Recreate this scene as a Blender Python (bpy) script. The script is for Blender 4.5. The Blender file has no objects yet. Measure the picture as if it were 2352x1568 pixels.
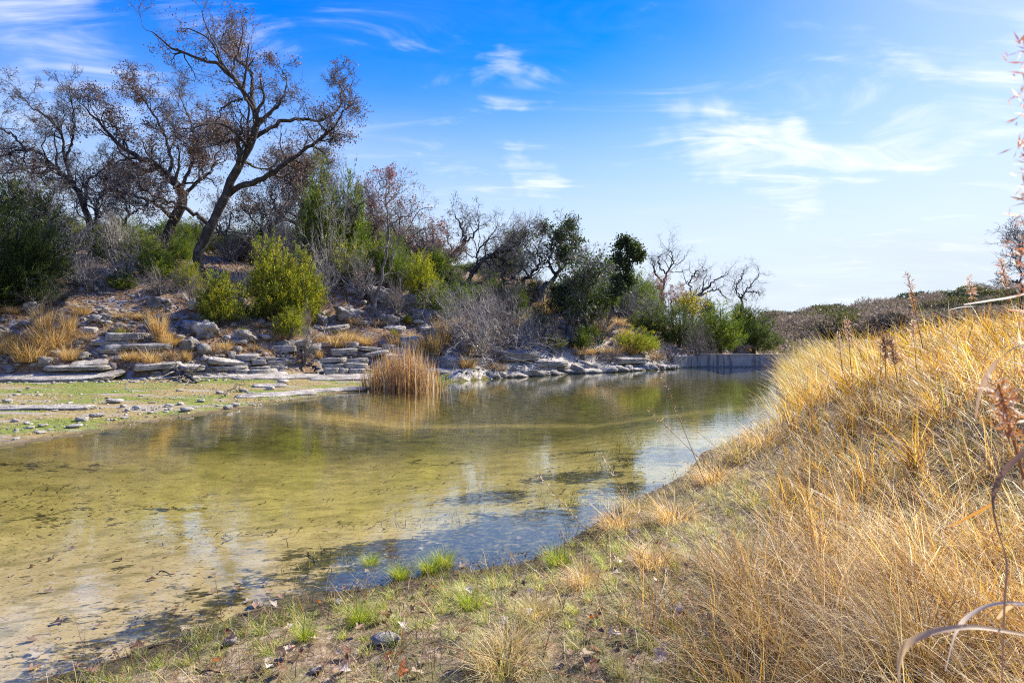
DENOISE = False
import bpy, math
import numpy as np
from mathutils import Vector

# ------------------------------------------------------------------ camera, sky, sun, exposure
S = bpy.context.scene
F = 1307.0          # focal length in units of a 2352 px wide picture (20 mm lens)
CAMH = 1.8          # eye height above the water
cam_d = bpy.data.cameras.new('camera')
cam = bpy.data.objects.new('camera', cam_d)
S.collection.objects.link(cam)
cam.location = (0, 0, CAMH)
cam.rotation_euler = (math.radians(90), 0, 0)
cam_d.sensor_width = 36.0
cam_d.lens = 36.0 * F / 2352.0
cam_d.clip_start = 0.05
cam_d.clip_end = 3000
cam_d.dof.use_dof = True
cam_d.dof.focus_distance = 7.0
cam_d.dof.aperture_fstop = 9.0
S.camera = cam

SUN_AZ, SUN_EL = math.radians(52), math.radians(40)     # azimuth from +Y towards +X
sd = Vector((math.sin(SUN_AZ) * math.cos(SUN_EL), math.cos(SUN_AZ) * math.cos(SUN_EL), math.sin(SUN_EL)))
sun_d = bpy.data.lights.new('sun', 'SUN')
sun_d.energy = 5.0
sun_d.angle = math.radians(0.5)
sun_d.color = (1.0, 0.925, 0.80)
sun = bpy.data.objects.new('sun', sun_d)
S.collection.objects.link(sun)
sun.rotation_euler = (-sd).to_track_quat('-Z', 'Y').to_euler()
sun.location = (20, 10, 30)

world = bpy.data.worlds.new('World')
S.world = world
world.use_nodes = True


class NT:
    """small helper for building node trees"""
    def __init__(self, tree):
        self.t = tree
        tree.nodes.clear()

    def n(self, kind, inputs=None, **props):
        nd = self.t.nodes.new(kind)
        for k, v in props.items():
            setattr(nd, k, v)
        for k, v in (inputs or {}).items():
            sock = nd.inputs[k]
            if isinstance(v, bpy.types.NodeSocket):
                self.t.links.new(v, sock)
            else:
                sock.default_value = v
        return nd

    def math(self, op, a, b=0.0, c=None, clamp=False):
        ins = {0: a, 1: b}
        if c is not None:
            ins[2] = c
        return self.n('ShaderNodeMath', ins, operation=op, use_clamp=clamp).outputs[0]

    def mix(self, fac, a, b, blend='MIX'):
        nd = self.t.nodes.new('ShaderNodeMix')
        nd.data_type = 'RGBA'
        nd.blend_type = blend
        for idx, v in ((0, fac), (6, a), (7, b)):
            if isinstance(v, bpy.types.NodeSocket):
                self.t.links.new(v, nd.inputs[idx])
            else:
                if idx and len(v) == 3:
                    v = (*v, 1)
                nd.inputs[idx].default_value = v
        return nd.outputs[2]

    def ramp(self, fac, stops, interp='LINEAR'):
        nd = self.t.nodes.new('ShaderNodeValToRGB')
        nd.color_ramp.interpolation = interp
        e = nd.color_ramp.elements
        while len(e) < len(stops):
            e.new(0.5)
        for el, (p, c) in zip(e, stops):
            el.position = p
            el.color = (*c, 1) if len(c) == 3 else c
        self.t.links.new(fac, nd.inputs[0])
        return nd.outputs[0]

    def maprange(self, v, a, b, c=0.0, d=1.0, smooth=True):
        nd = self.n('ShaderNodeMapRange', {0: v, 1: a, 2: b, 3: c, 4: d})
        nd.interpolation_type = 'SMOOTHSTEP' if smooth else 'LINEAR'
        return nd.outputs[0]

    def noise(self, vec, scale, detail=4, rough=0.55, dist=0.0, dims='3D'):
        return self.n('ShaderNodeTexNoise', {'Vector': vec, 'Scale': scale, 'Detail': detail, 'Roughness': rough,
                                             'Distortion': dist}, noise_dimensions=dims).outputs[0]

    def scale(self, vec, s):
        return self.n('ShaderNodeMapping', {'Vector': vec, 'Scale': s}).outputs[0]


def build_world():
    w = NT(world.node_tree)
    sky = w.n('ShaderNodeTexSky', sky_type='NISHITA', sun_disc=False)
    sky.sun_elevation = SUN_EL
    sky.sun_rotation = SUN_AZ
    sky.altitude = 300
    sky.air_density = 1.35
    sky.dust_density = 0.25
    sky.ozone_density = 2.5
    hs = w.n('ShaderNodeHueSaturation', {'Color': sky.outputs[0], 'Saturation': 1.62, 'Value': 2.2, 'Hue': 0.542})
    one = w.n('ShaderNodeVectorMath', {0: hs.outputs[0], 1: (.105, .105, .105)}, operation='MULTIPLY')
    one = w.n('ShaderNodeVectorMath', {0: one.outputs[0], 1: (1, 1, 1)}, operation='ADD')
    hs = w.n('ShaderNodeVectorMath', {0: hs.outputs[0], 1: one.outputs[0]}, operation='DIVIDE')   # soft shoulder
    tc = w.n('ShaderNodeTexCoord')
    sp = w.n('ShaderNodeSeparateXYZ', {0: tc.outputs['Generated']})
    x, y, z = sp.outputs
    az = w.math('ARCTAN2', x, y)
    el = w.math('ARCSINE', z)
    zc = w.math('MAXIMUM', z, 0.03)
    pu = w.math('DIVIDE', x, w.math('ADD', zc, 0.12))
    pv = w.math('DIVIDE', y, w.math('ADD', zc, 0.12))
    P = w.n('ShaderNodeCombineXYZ', {0: pu, 1: pv, 2: 0.0}).outputs[0]
    # wispy texture in the plane of the high cloud, combed along one direction
    rot = w.n('ShaderNodeMapping', {'Vector': P, 'Rotation': (0, 0, math.radians(28)), 'Scale': (0.8, 2.0, 1)}).outputs[0]
    wisp = w.noise(rot, 1.9, 10, 0.60, 1.3)
    veil = w.noise(w.scale(P, (0.45, 0.9, 1)), 1.1, 5, 0.5, 0.6)
    AE = w.n('ShaderNodeCombineXYZ', {0: az, 1: el, 2: 0.0}).outputs[0]
    warp = w.noise(AE, 4.0, 4, 0.6)
    warp2 = w.noise(w.scale(AE, (1, 1, 1)), 9.0, 3, 0.6)

    def blob(px, py, rx, ry, tilt, gain):
        """a soft patch of cirrus round one direction of the sky; sizes in radians"""
        X, Z = (px - 1176) / F, (784 - py) / F
        a0 = math.atan2(X, 1)
        e0 = math.atan2(Z, math.hypot(X, 1))
        da = w.math('ADD', w.math('SUBTRACT', az, a0), w.math('MULTIPLY', w.math('SUBTRACT', warp, 0.5), 0.34))
        de = w.math('ADD', w.math('SUBTRACT', el, e0), w.math('MULTIPLY', w.math('SUBTRACT', warp2, 0.5), 0.12))
        c, s = math.cos(tilt), math.sin(tilt)
        u = w.math('DIVIDE', w.math('ADD', w.math('MULTIPLY', da, c), w.math('MULTIPLY', de, s)), rx)
        v = w.math('DIVIDE', w.math('SUBTRACT', w.math('MULTIPLY', de, c), w.math('MULTIPLY', da, s)), ry)
        r2 = w.math('ADD', w.math('MULTIPLY', u, u), w.math('MULTIPLY', v, v))
        return w.math('MULTIPLY', w.maprange(r2, 1.0, 0.0), gain)

    blobs = [blob(1720, 350, .22, .075, -.25, 1.5), blob(1790, 440, .10, .05, -.5, 1.1), blob(2050, 335, .25, .06, .12, 1.15),
             blob(1230, 400, .10, .055, -.5, 1.15), blob(1170, 185, .11, .05, -.15, .8), blob(1030, 375, .05, .02, -.2, .6),
             blob(180, 60, .20, .10, -.6, .75), blob(60, 240, .30, .06, .0, .65), blob(420, 250, .12, .05, -.5, .5),
             blob(2200, 230, .22, .08, .3, .8), blob(480, 20, .2, .05, -.3, .5)]
    tot = blobs[0]
    for b in blobs[1:]:
        tot = w.math('MAXIMUM', tot, b)
    cl = w.maprange(w.math('ADD', w.math('MULTIPLY', tot, .46), w.math('MULTIPLY', w.math('SUBTRACT', wisp, .5), 2.3)), .05, 1.22)
    gen = w.math('MULTIPLY', w.maprange(veil, 0.45, 0.8), w.math('MULTIPLY', w.maprange(wisp, .3, .8), 0.30))
    low = w.maprange(el, 0.50, 0.05, 0.0, 0.93)
    hz_ = w.math('MULTIPLY', low, w.maprange(veil, 0.2, 0.7, .8, 1.0))
    cl = w.math('MINIMUM', w.math('ADD', cl, gen), 0.92)
    col = w.mix(hz_, hs.outputs[0], (3.05, 3.5, 4.3))
    col = w.mix(cl, col, (5.0, 5.1, 5.4))
    bg = w.n('ShaderNodeBackground', {'Color': col, 'Strength': 0.112})
    out = w.n('ShaderNodeOutputWorld', {0: bg.outputs[0]})


build_world()
S.view_settings.view_transform = 'Standard'
S.view_settings.look = 'None'
S.view_settings.exposure = 1.05
S.view_settings.gamma = 1.0
S.view_settings.use_curve_mapping = False
S.cycles.filter_width = 1.1
S.cycles.use_denoising = DENOISE
S.cycles.use_adaptive_sampling = False
S.cycles.max_bounces = 7
S.cycles.diffuse_bounces = 3
S.cycles.glossy_bounces = 3
S.cycles.transmission_bounces = 3
S.cycles.transparent_max_bounces = 8
S.cycles.caustics_reflective = False
S.cycles.caustics_refractive = False
S.cycles.sample_clamp_indirect = 6.0

# ------------------------------------------------------------------ helpers
rng = np.random.default_rng(11)


def W(px, py, d):
    """the point at distance d in front of the camera that is seen at px, py of the 2352 wide picture"""
    return np.array([(px - 1176) / F * d, d, CAMH - (py - 784) / F * d])


def _h(ix, iy, s):
    v = (ix * 374761393 + iy * 668265263 + s * 1442695041) & 0xFFFFFFFF
    v = ((v ^ (v >> 13)) * 1274126177) & 0xFFFFFFFF
    return ((v ^ (v >> 16)) & 0xFFFFFF) / float(0xFFFFFF)


def vnoise(x, y, s=0):
    x = np.asarray(x, float); y = np.asarray(y, float)
    ix = np.floor(x).astype(np.int64); iy = np.floor(y).astype(np.int64)
    fx = x - ix; fy = y - iy
    fx = fx * fx * (3 - 2 * fx); fy = fy * fy * (3 - 2 * fy)
    a = _h(ix, iy, s); b = _h(ix + 1, iy, s); c = _h(ix, iy + 1, s); d = _h(ix + 1, iy + 1, s)
    return (a * (1 - fx) + b * fx) * (1 - fy) + (c * (1 - fx) + d * fx) * fy - 0.5


def fbm(x, y, s=0, o=4, g=0.5):
    r = 0; a = 1.0
    for i in range(o):
        r = r + a * vnoise(np.asarray(x) * 2 ** i, np.asarray(y) * 2 ** i, s + i * 17)
        a *= g
    return r


def sm(e0, e1, v):
    t = np.clip((v - e0) / (e1 - e0), 0, 1)
    return t * t * (3 - 2 * t)


def dpoly(x, y, pl):
    best = np.full(np.shape(x), 1e9)
    for (ax, ay), (bx, by) in zip(pl[:-1], pl[1:]):
        dx, dy = bx - ax, by - ay
        t = np.clip(((x - ax) * dx + (y - ay) * dy) / (dx * dx + dy * dy), 0, 1)
        best = np.minimum(best, np.hypot(x - ax - t * dx, y - ay - t * dy))
    return best


def inpoly(x, y, pg):
    r = np.zeros(np.shape(x), bool)
    n = len(pg)
    for i in range(n):
        ax, ay = pg[i]; bx, by = pg[(i + 1) % n]
        if ay == by:
            continue
        r ^= ((ay > y) != (by > y)) & (x < (bx - ax) * (y - ay) / (by - ay) + ax)
    return r


FAR = [(-40, -12), (-22, -3), (-13, 4), (-9.6, 7.6), (-8.6, 9.6), (-7.7, 13.4), (-5.6, 20.6), (-3.3, 24.5), (-0.56, 28), (3, 31.8), (8.8, 35.8), (12.6, 40.2)]
NEAR = [(-38, -30), (-14, -12), (-6, -3), (-3.9, 1.5), (-2.45, 3.0), (-1.62, 3.9), (-.68, 4.3), (.1, 4.6), (.48, 5.05), (1.14, 6.1), (2.3, 7.6), (3.1, 9.2), (5.5, 12), (7.5, 15), (8.9, 19), (12.4, 27), (20.6, 40.2)]
LEDGE = [(-90, -6), (-50, 6), (-30, 17), (-17.3, 20.5), (-13.6, 21.6), (-11.6, 22.9), (-8.4, 25.6), (-5.2, 26.8), (-2.9, 27.4), (-.3, 29.2), (3.2, 32.8), (9, 36.8), (12.6, 41.2), (17, 45), (23, 52), (34, 78), (60, 140)]
P_WATER = FAR + NEAR[::-1]
P_HILL = LEDGE + [(200, 900), (-900, 900), (-900, -60), (-90, -60)]
P_BEACH = FAR + LEDGE[:13][::-1]


def terrain(x, y):
    """height and masks of the ground"""
    x = np.asarray(x, float); y = np.asarray(y, float)
    dF, dN, dL = dpoly(x, y, FAR), dpoly(x, y, NEAR), dpoly(x, y, LEDGE)
    wat = inpoly(x, y, P_WATER) & (y < 40.2)
    hill = inpoly(x, y, P_HILL)
    beach = ~wat & ~hill & inpoly(x, y, P_BEACH)
    near = ~wat & ~hill & ~beach
    # bed
    wob = fbm(x * .5, y * .5, 3, 3)
    dep_n = 0.055 * dN + 0.012 * dN ** 2
    dep_f = 0.09 * dF + 0.06 * dF ** 2 * sm(12, 25, y)
    zb = -np.minimum(np.minimum(dep_n, dep_f), 0.42 + .35 * sm(12, 22, y)) + 0.03 * wob * sm(0, 1.5, np.minimum(dN, dF))
    zb = zb - 0.5 * sm(38.5, 40, y) * 0
    # gravel and algae flat on the far side
    t = dF / (dF + dL + 1e-6)
    zf = 0.02 + 0.36 * t + 0.035 * fbm(x * 1.3, y * 1.3, 5, 4) * sm(0, .6, dF)
    shore = sm(-3.6, -2.4, x) * sm(25, 26.5, y)
    zf = zf + shore * (.34 * sm(.0, .45, dF) + .25 * np.abs(fbm(x * 1.1, y * 1.1, 6, 3)) * sm(.1, .6, dF)) * (1 - .5 * t)
    # hillside
    fac = 1 - 0.60 * sm(3, 17, x) * (1 - 0 * y)
    s = dL
    step = 0.75 * sm(0.15, 0.9, s) + .2 * sm(1.6, 2.1, s)
    slope = 0.50 * np.clip(s - .8, 0, 8.5) + 0.22 * np.clip(s - 9.3, 0, 30)
    slope = np.where(s > 40, slope + 0.0, slope)
    rough = (0.35 * fbm(x * .35, y * .35, 7, 3) + 0.28 * fbm(x * 1.1, y * 1.1, 9, 4) + .10 * np.abs(fbm(x * 3.1, y * 3.1, 12, 3)))
    zh = 0.36 + (step * (.55 + .45 * fac) + slope * fac) + rough * sm(.4, 4, s) * (0.5 + .5 * fac)
    # near bank
    A = 0.30 + .32 * sm(-1.2, .8, x) + 1.1 * sm(.8, 5.5, x) * sm(2.0, 7, x + .35 * y)
    zn = 0.015 + A * (1 - np.exp(-dN / 2.4)) * (1 + .28 * sm(4.0, 8.5, x - .15 * y)) * sm(0, .5, dN) + 0.05 * fbm(x * 2.2, y * 2.2, 21, 4) * sm(0, .5, dN) + .10 * fbm(x * .6, y * .6, 23, 2) * sm(0, 3, dN)
    zn = np.where((y > 40.2) & (x > 9), 0.25 + 0.2 * fbm(x * .5, y * .5, 25, 3), zn)
    zn = np.where((y > 32) & (y <= 40.2), zn * (1 - .45 * sm(32, 39, y)), zn)
    z = np.where(wat, zb, np.where(hill, zh, np.where(beach, zf, zn)))
    # ridge across the valley
    r = np.hypot(x, y); az = np.degrees(np.arctan2(x, y))
    ridge = sm(75, 175, r) * (4.6 + 4.6 * sm(25, 45, az)) * (1 + .25 * fbm(x * .02, y * .02, 31, 3)) * sm(-60, 15, az)
    z = np.where(r > 75, z + ridge * np.where(hill, .4, 1), z)
    return z, wat, beach, hill, near, dF, dN, dL


def H(x, y):
    return terrain(x, y)[0]


def hz(x, y):
    return float(terrain(np.array([x]), np.array([y]))[0][0])


_ts = np.exp(np.linspace(math.log(1.2), math.log(240), 900))


def hit(px, py):
    """where the sight line at px, py meets the ground"""
    x = (px - 1176) / F * _ts; z = CAMH - (py - 784) / F * _ts
    g = H(x, _ts)
    k = np.argmax(g >= z) if (g >= z).any() else len(_ts) - 1
    return np.array([x[k], _ts[k], g[k]])


C = S.collection


def mesh_np(name, V, quads=None, tris=None, col=None, mat=None, smooth=False):
    V = np.ascontiguousarray(V, np.float32)
    me = bpy.data.meshes.new(name)
    q = np.zeros((0, 4), np.int32) if quads is None else np.asarray(quads, np.int32).reshape(-1, 4)
    t = np.zeros((0, 3), np.int32) if tris is None else np.asarray(tris, np.int32).reshape(-1, 3)
    me.vertices.add(len(V)); me.vertices.foreach_set('co', V.ravel())
    nl = q.size + t.size
    me.loops.add(nl)
    me.loops.foreach_set('vertex_index', np.concatenate([q.ravel(), t.ravel()]))
    me.polygons.add(len(q) + len(t))
    ls = np.concatenate([np.arange(len(q)) * 4, q.size + np.arange(len(t)) * 3]).astype(np.int32)
    me.polygons.foreach_set('loop_start', ls)
    try:
        me.polygons.foreach_set('loop_total', np.concatenate([np.full(len(q), 4), np.full(len(t), 3)]).astype(np.int32))
    except Exception:
        pass
    if smooth:
        me.polygons.foreach_set('use_smooth', np.ones(len(q) + len(t), bool))
    if col is not None:
        a = me.color_attributes.new('Col', 'FLOAT_COLOR', 'POINT')
        c = np.ones((len(V), 4), np.float32); c[:, :3] = col
        a.data.foreach_set('color', c.ravel())
    me.update()
    me.validate()
    if mat:
        me.materials.append(mat)
    return me


def obj(name, me, parent=None, loc=None, label=None, cat=None, group=None, kind=None):
    o = bpy.data.objects.new(name, me)
    C.objects.link(o)
    if parent is not None:
        o.parent = parent
    if loc is not None:
        o.location = loc
    for k, v in (('label', label), ('category', cat), ('group', group), ('kind', kind)):
        if v:
            o[k] = v
    return o


def thing(name, loc, label, cat, group=None):
    return obj(name, None, None, loc, label, cat, group)


def copy_thing(src, loc, rz=0.0, sc=1.0, label=None, group=None, tilt=(0, 0)):
    c = src.copy(); C.objects.link(c)
    c.location = loc; c.rotation_euler = (tilt[0], tilt[1], rz)
    c.scale = (sc, sc, sc) if np.isscalar(sc) else sc
    if label: c['label'] = label
    if group: c['group'] = group
    for ch in src.children:
        d = ch.copy(); C.objects.link(d); d.parent = c
    return c


def nrm(v):
    return v / (np.linalg.norm(v, axis=-1, keepdims=True) + 1e-9)


def tubes(P, R, sides):
    """P (N,n,3), R (N,n) -> verts, quads"""
    N, n, _ = P.shape
    T = np.empty_like(P)
    T[:, 1:-1] = P[:, 2:] - P[:, :-2]; T[:, 0] = P[:, 1] - P[:, 0]; T[:, -1] = P[:, -1] - P[:, -2]
    T = nrm(T)
    mean = nrm(P[:, -1] - P[:, 0])
    ref = np.where(np.abs(mean[:, 1:2]) < .75, np.array([[0, 1., 0]]), np.array([[1., 0, 0]]))[:, None, :]
    U = nrm(ref - (ref * T).sum(-1, keepdims=True) * T)
    Vv = np.cross(T, U)
    a = np.arange(sides) / sides * 2 * np.pi
    ring = P[:, :, None, :] + R[:, :, None, None] * (np.cos(a)[None, None, :, None] * U[:, :, None, :] + np.sin(a)[None, None, :, None] * Vv[:, :, None, :])
    V = ring.reshape(-1, 3)
    base = (np.arange(N)[:, None, None] * n + np.arange(n - 1)[None, :, None]) * sides
    k = np.arange(sides)[None, None, :]; k2 = (k + 1) % sides
    Q = np.stack([base + k, base + k2, base + k2 + sides, base + k + sides], -1).reshape(-1, 4)
    return V, Q


def join(parts):
    Vs, Qs, off = [], [], 0
    for V, Q in parts:
        Vs.append(V); Qs.append(Q + off); off += len(V)
    return np.concatenate(Vs), np.concatenate(Qs)


def resample(pts, n):
    """Catmull-Rom through the given rows"""
    pts = np.asarray(pts, float)
    m = len(pts)
    ext = np.vstack([2 * pts[0] - pts[1], pts, 2 * pts[-1] - pts[-2]])
    u = np.linspace(0, m - 1, n); i = np.minimum(u.astype(int), m - 2); t = (u - i)[:, None]
    p0, p1, p2, p3 = ext[i], ext[i + 1], ext[i + 2], ext[i + 3]
    return .5 * ((2 * p1) + (-p0 + p2) * t + (2 * p0 - 5 * p1 + 4 * p2 - p3) * t ** 2 + (-p0 + 3 * p1 - 3 * p2 + p3) * t ** 3)


def grow(P, R, k, r, t0=.25, lf=(.4, .7), ang=(35, 65), n=5, wig=.25, up=.1, rf=.6, length=None, tip=.3, rmin=.004, byl=False):
    """k children on every parent branch; all at once"""
    N, m, _ = P.shape
    idx = np.repeat(np.arange(N), k)
    LL = np.linalg.norm(np.diff(P, axis=1), axis=-1).sum(1)
    if byl:
        idx = np.sort(r.choice(N, N * k, p=LL / LL.sum())); idx[:N] = np.arange(N); LL = np.maximum(LL, .55 * LL.max())
    t = r.uniform(t0, 1, N * k)
    if byl: t[:N] = 1.0
    else: t[::k] = r.uniform(.93, 1, N)
    f = t * (m - 1); i = np.minimum(f.astype(int), m - 2); u = (f - i)[:, None]
    st = P[idx, i] * (1 - u) + P[idx, i + 1] * u
    T = nrm(P[idx, i + 1] - P[idx, i])
    rp = R[idx, i] * (1 - u[:, 0]) + R[idx, i + 1] * u[:, 0]
    L = LL[idx] if length is None else np.full(N * k, length)
    L = L * r.uniform(lf[0], lf[1], N * k) * (1.15 - .5 * t)
    rnd = r.normal(size=(N * k, 3)); perp = nrm(rnd - (rnd * T).sum(-1, keepdims=True) * T)
    a = np.radians(r.uniform(ang[0], ang[1], N * k))[:, None]
    D = nrm(np.cos(a) * T + np.sin(a) * perp)
    out = np.empty((N * k, n, 3)); out[:, 0] = st
    for j in range(1, n):
        D = nrm(D + wig * r.normal(size=D.shape) + np.array([0, 0, up]))
        out[:, j] = out[:, j - 1] + D * (L / (n - 1))[:, None]
    r0 = np.maximum(rp * rf * r.uniform(.7, 1, N * k), rmin)
    rad = r0[:, None] * np.linspace(1, tip, n)[None, :]
    return out, np.maximum(rad, rmin * .6)


def quads_at(P, size, r, aspect=.5, out=None, outw=0.0, up=0.0):
    """small leaf shaped faces (a kite of four points) at the points P"""
    N = len(P)
    a = r.normal(size=(N, 3)) + np.array([0, 0, up])
    if out is not None:
        a = a + out * outw
    a = nrm(a)
    b = r.normal(size=(N, 3)); b = nrm(b - (b * a).sum(-1, keepdims=True) * a)
    L = (size * r.uniform(.6, 1.3, N))[:, None]
    V = np.stack([P, P + a * L * .5 + b * L * aspect * .5, P + a * L, P + a * L * .5 - b * L * aspect * .5], 1).reshape(-1, 3)
    Q = np.arange(N * 4).reshape(-1, 4)
    return V, Q


def blades(B, az, lean, L, Wd, curve, r, zfloor=None):
    """grass blades; lean is the start angle from vertical, curve the bend added along the blade"""
    N = len(B)
    dirh = np.stack([np.sin(az), np.cos(az), 0 * az], -1)
    rows = []
    p = B.copy(); ang = lean.copy()
    wa = az + r.normal(0, .8, N) + np.pi / 2
    wd = np.stack([np.sin(wa), np.cos(wa), 0 * wa], -1)
    ws = (1.0, .85, .55)
    for k in range(3):
        rows.append(p - wd * (Wd * ws[k] * .5)[:, None]); rows.append(p + wd * (Wd * ws[k] * .5)[:, None])
        step = L / 3
        p = p + dirh * (np.sin(ang) * step)[:, None] + np.array([0, 0, 1.]) * (np.cos(ang) * step)[:, None]
        ang = ang + curve / 2
    rows.append(p)
    V = np.stack(rows, 1).reshape(-1, 3)
    b = np.arange(N)[:, None] * 7
    Q = np.stack([b + 0, b + 1, b + 3, b + 2], -1).reshape(-1, 4), np.stack([b + 2, b + 3, b + 5, b + 4], -1).reshape(-1, 4)
    T = (b + np.array([4, 5, 6])).reshape(-1, 3)
    return V, np.concatenate(Q), T


def pal(r, n, cols, probs, jit=.18):
    """pick one base colour for every piece"""
    cols = np.array(cols); i = r.choice(len(cols), n, p=np.array(probs) / sum(probs))
    return np.clip(cols[i] * r.uniform(1 - jit, 1 + jit, (n, 1)) * r.uniform(.94, 1.06, (n, 3)), 0, 1)


# ------------------------------------------------------------------ materials
def mat(name):
    m = bpy.data.materials.new(name); m.use_nodes = True
    return m, NT(m.node_tree)


def leaf_mat(name, trans=.4, rough=.6, spec=.25):
    m, w = mat(name)
    a = w.n('ShaderNodeAttribute', attribute_name='Col')
    p = w.n('ShaderNodeBsdfPrincipled', {'Base Color': a.outputs[0], 'Roughness': rough, 'Specular IOR Level': spec})
    hs = w.n('ShaderNodeHueSaturation', {'Color': a.outputs[0], 'Saturation': 1.15, 'Value': 1.25})
    t = w.n('ShaderNodeBsdfTranslucent', {'Color': hs.outputs[0]})
    mx = w.n('ShaderNodeMixShader', {0: trans, 1: p.outputs[0], 2: t.outputs[0]})
    w.n('ShaderNodeOutputMaterial', {0: mx.outputs[0]})
    return m


M_GRASS = leaf_mat('dry_grass', .42, .5, .4)
M_LEAF = leaf_mat('oak_leaf', .35, .55, .3)
M_JUN = leaf_mat('juniper_needles', .48, .6, .2)
M_REED = leaf_mat('reed', .35, .6, .3)


def bark_mat(name, dark, light, scale=9):
    m, w = mat(name)
    g = w.n('ShaderNodeNewGeometry').outputs['Position']
    n1 = w.noise(w.scale(g, (1, 1, .35)), scale, 6, .65, .3)
    n2 = w.noise(g, 2.3, 3, .6)
    c = w.ramp(n1, [(.35, dark), (.62, light)])
    c = w.mix(w.maprange(n2, .54, .68), c, tuple(min(1, v * 1.7 + .03) for v in light))
    b = w.n('ShaderNodeBump', {'Height': n1, 'Strength': .6, 'Distance': .04})
    p = w.n('ShaderNodeBsdfPrincipled', {'Base Color': c, 'Roughness': .85, 'Normal': b.outputs[0]})
    w.n('ShaderNodeOutputMaterial', {0: p.outputs[0]})
    return m


M_BARK = bark_mat('oak_bark', (.014, .012, .011), (.055, .047, .04))
M_BARKP = bark_mat('pale_bark', (.08, .07, .06), (.32, .29, .26), 7)
M_TWIG = bark_mat('twig_bark', (.06, .05, .043), (.20, .175, .155), 5)
M_GREYTWIG = bark_mat('grey_brush', (.13, .115, .10), (.36, .33, .30), 5)


def rock_mat(name, lo, hi, stain, scale=2.5, lich=.5, strata=0.0):
    m, w = mat(name)
    g = w.n('ShaderNodeNewGeometry').outputs['Position']
    oi = w.n('ShaderNodeObjectInfo').outputs['Random']
    n1 = w.noise(g, scale, 8, .62)
    n2 = w.noise(g, scale * 6, 5, .7)
    n3 = w.noise(g, scale * .6, 3, .5)
    st = w.noise(w.scale(g, (.6, .6, 9)), 2.0, 4, .6, .2)
    c = w.ramp(n1, [(.34, lo), (.5, tuple((a + b) / 2 for a, b in zip(lo, hi))), (.66, hi)])
    c = w.mix(w.math('MULTIPLY', w.maprange(n2, .52, .66), .7), c, stain)
    c = w.mix(w.math('MULTIPLY', w.maprange(n3, .5, .62), lich), c, tuple(v * .5 for v in lo))
    if strata:
        c = w.mix(w.math('MULTIPLY', w.maprange(st, .55, .68), strata), c, tuple(v * .55 for v in lo))
    zz = w.n('ShaderNodeSeparateXYZ', {0: g}).outputs[2]
    if strata:
        c = w.mix(w.math('MULTIPLY', w.maprange(w.math('ADD', zz, w.math('MULTIPLY', w.math('SUBTRACT', n1, .5), .12)), .10, .03), .8), c, (.09, .08, .045))
    c = w.mix(w.math('MULTIPLY', oi, .35), c, w.mix(1.0, c, (.72, .69, .64), 'MULTIPLY'))
    h = w.math('ADD', w.math('MULTIPLY', n1, 1.0), w.math('ADD', w.math('MULTIPLY', n2, .35), w.math('MULTIPLY', st, strata)))
    b = w.n('ShaderNodeBump', {'Height': h, 'Strength': 1.0, 'Distance': .12})
    p = w.n('ShaderNodeBsdfPrincipled', {'Base Color': c, 'Roughness': .9, 'Specular IOR Level': .2, 'Normal': b.outputs[0]})
    w.n('ShaderNodeOutputMaterial', {0: p.outputs[0]})
    return m


M_ROCK = rock_mat('limestone_grey', (.18, .165, .145), (.50, .465, .41), (.08, .07, .055))
M_PALE = rock_mat('limestone_pale', (.30, .275, .23), (.60, .555, .47), (.15, .125, .10), 2.2, .35, .75)
M_STONE = rock_mat('loose_stone', (.38, .35, .30), (.68, .65, .59), (.22, .19, .15), 6, .3)
M_LEDGE = rock_mat('ledge_stone', (.32, .295, .25), (.66, .61, .53), (.15, .125, .09), 2.2, .4, .6)


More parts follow.
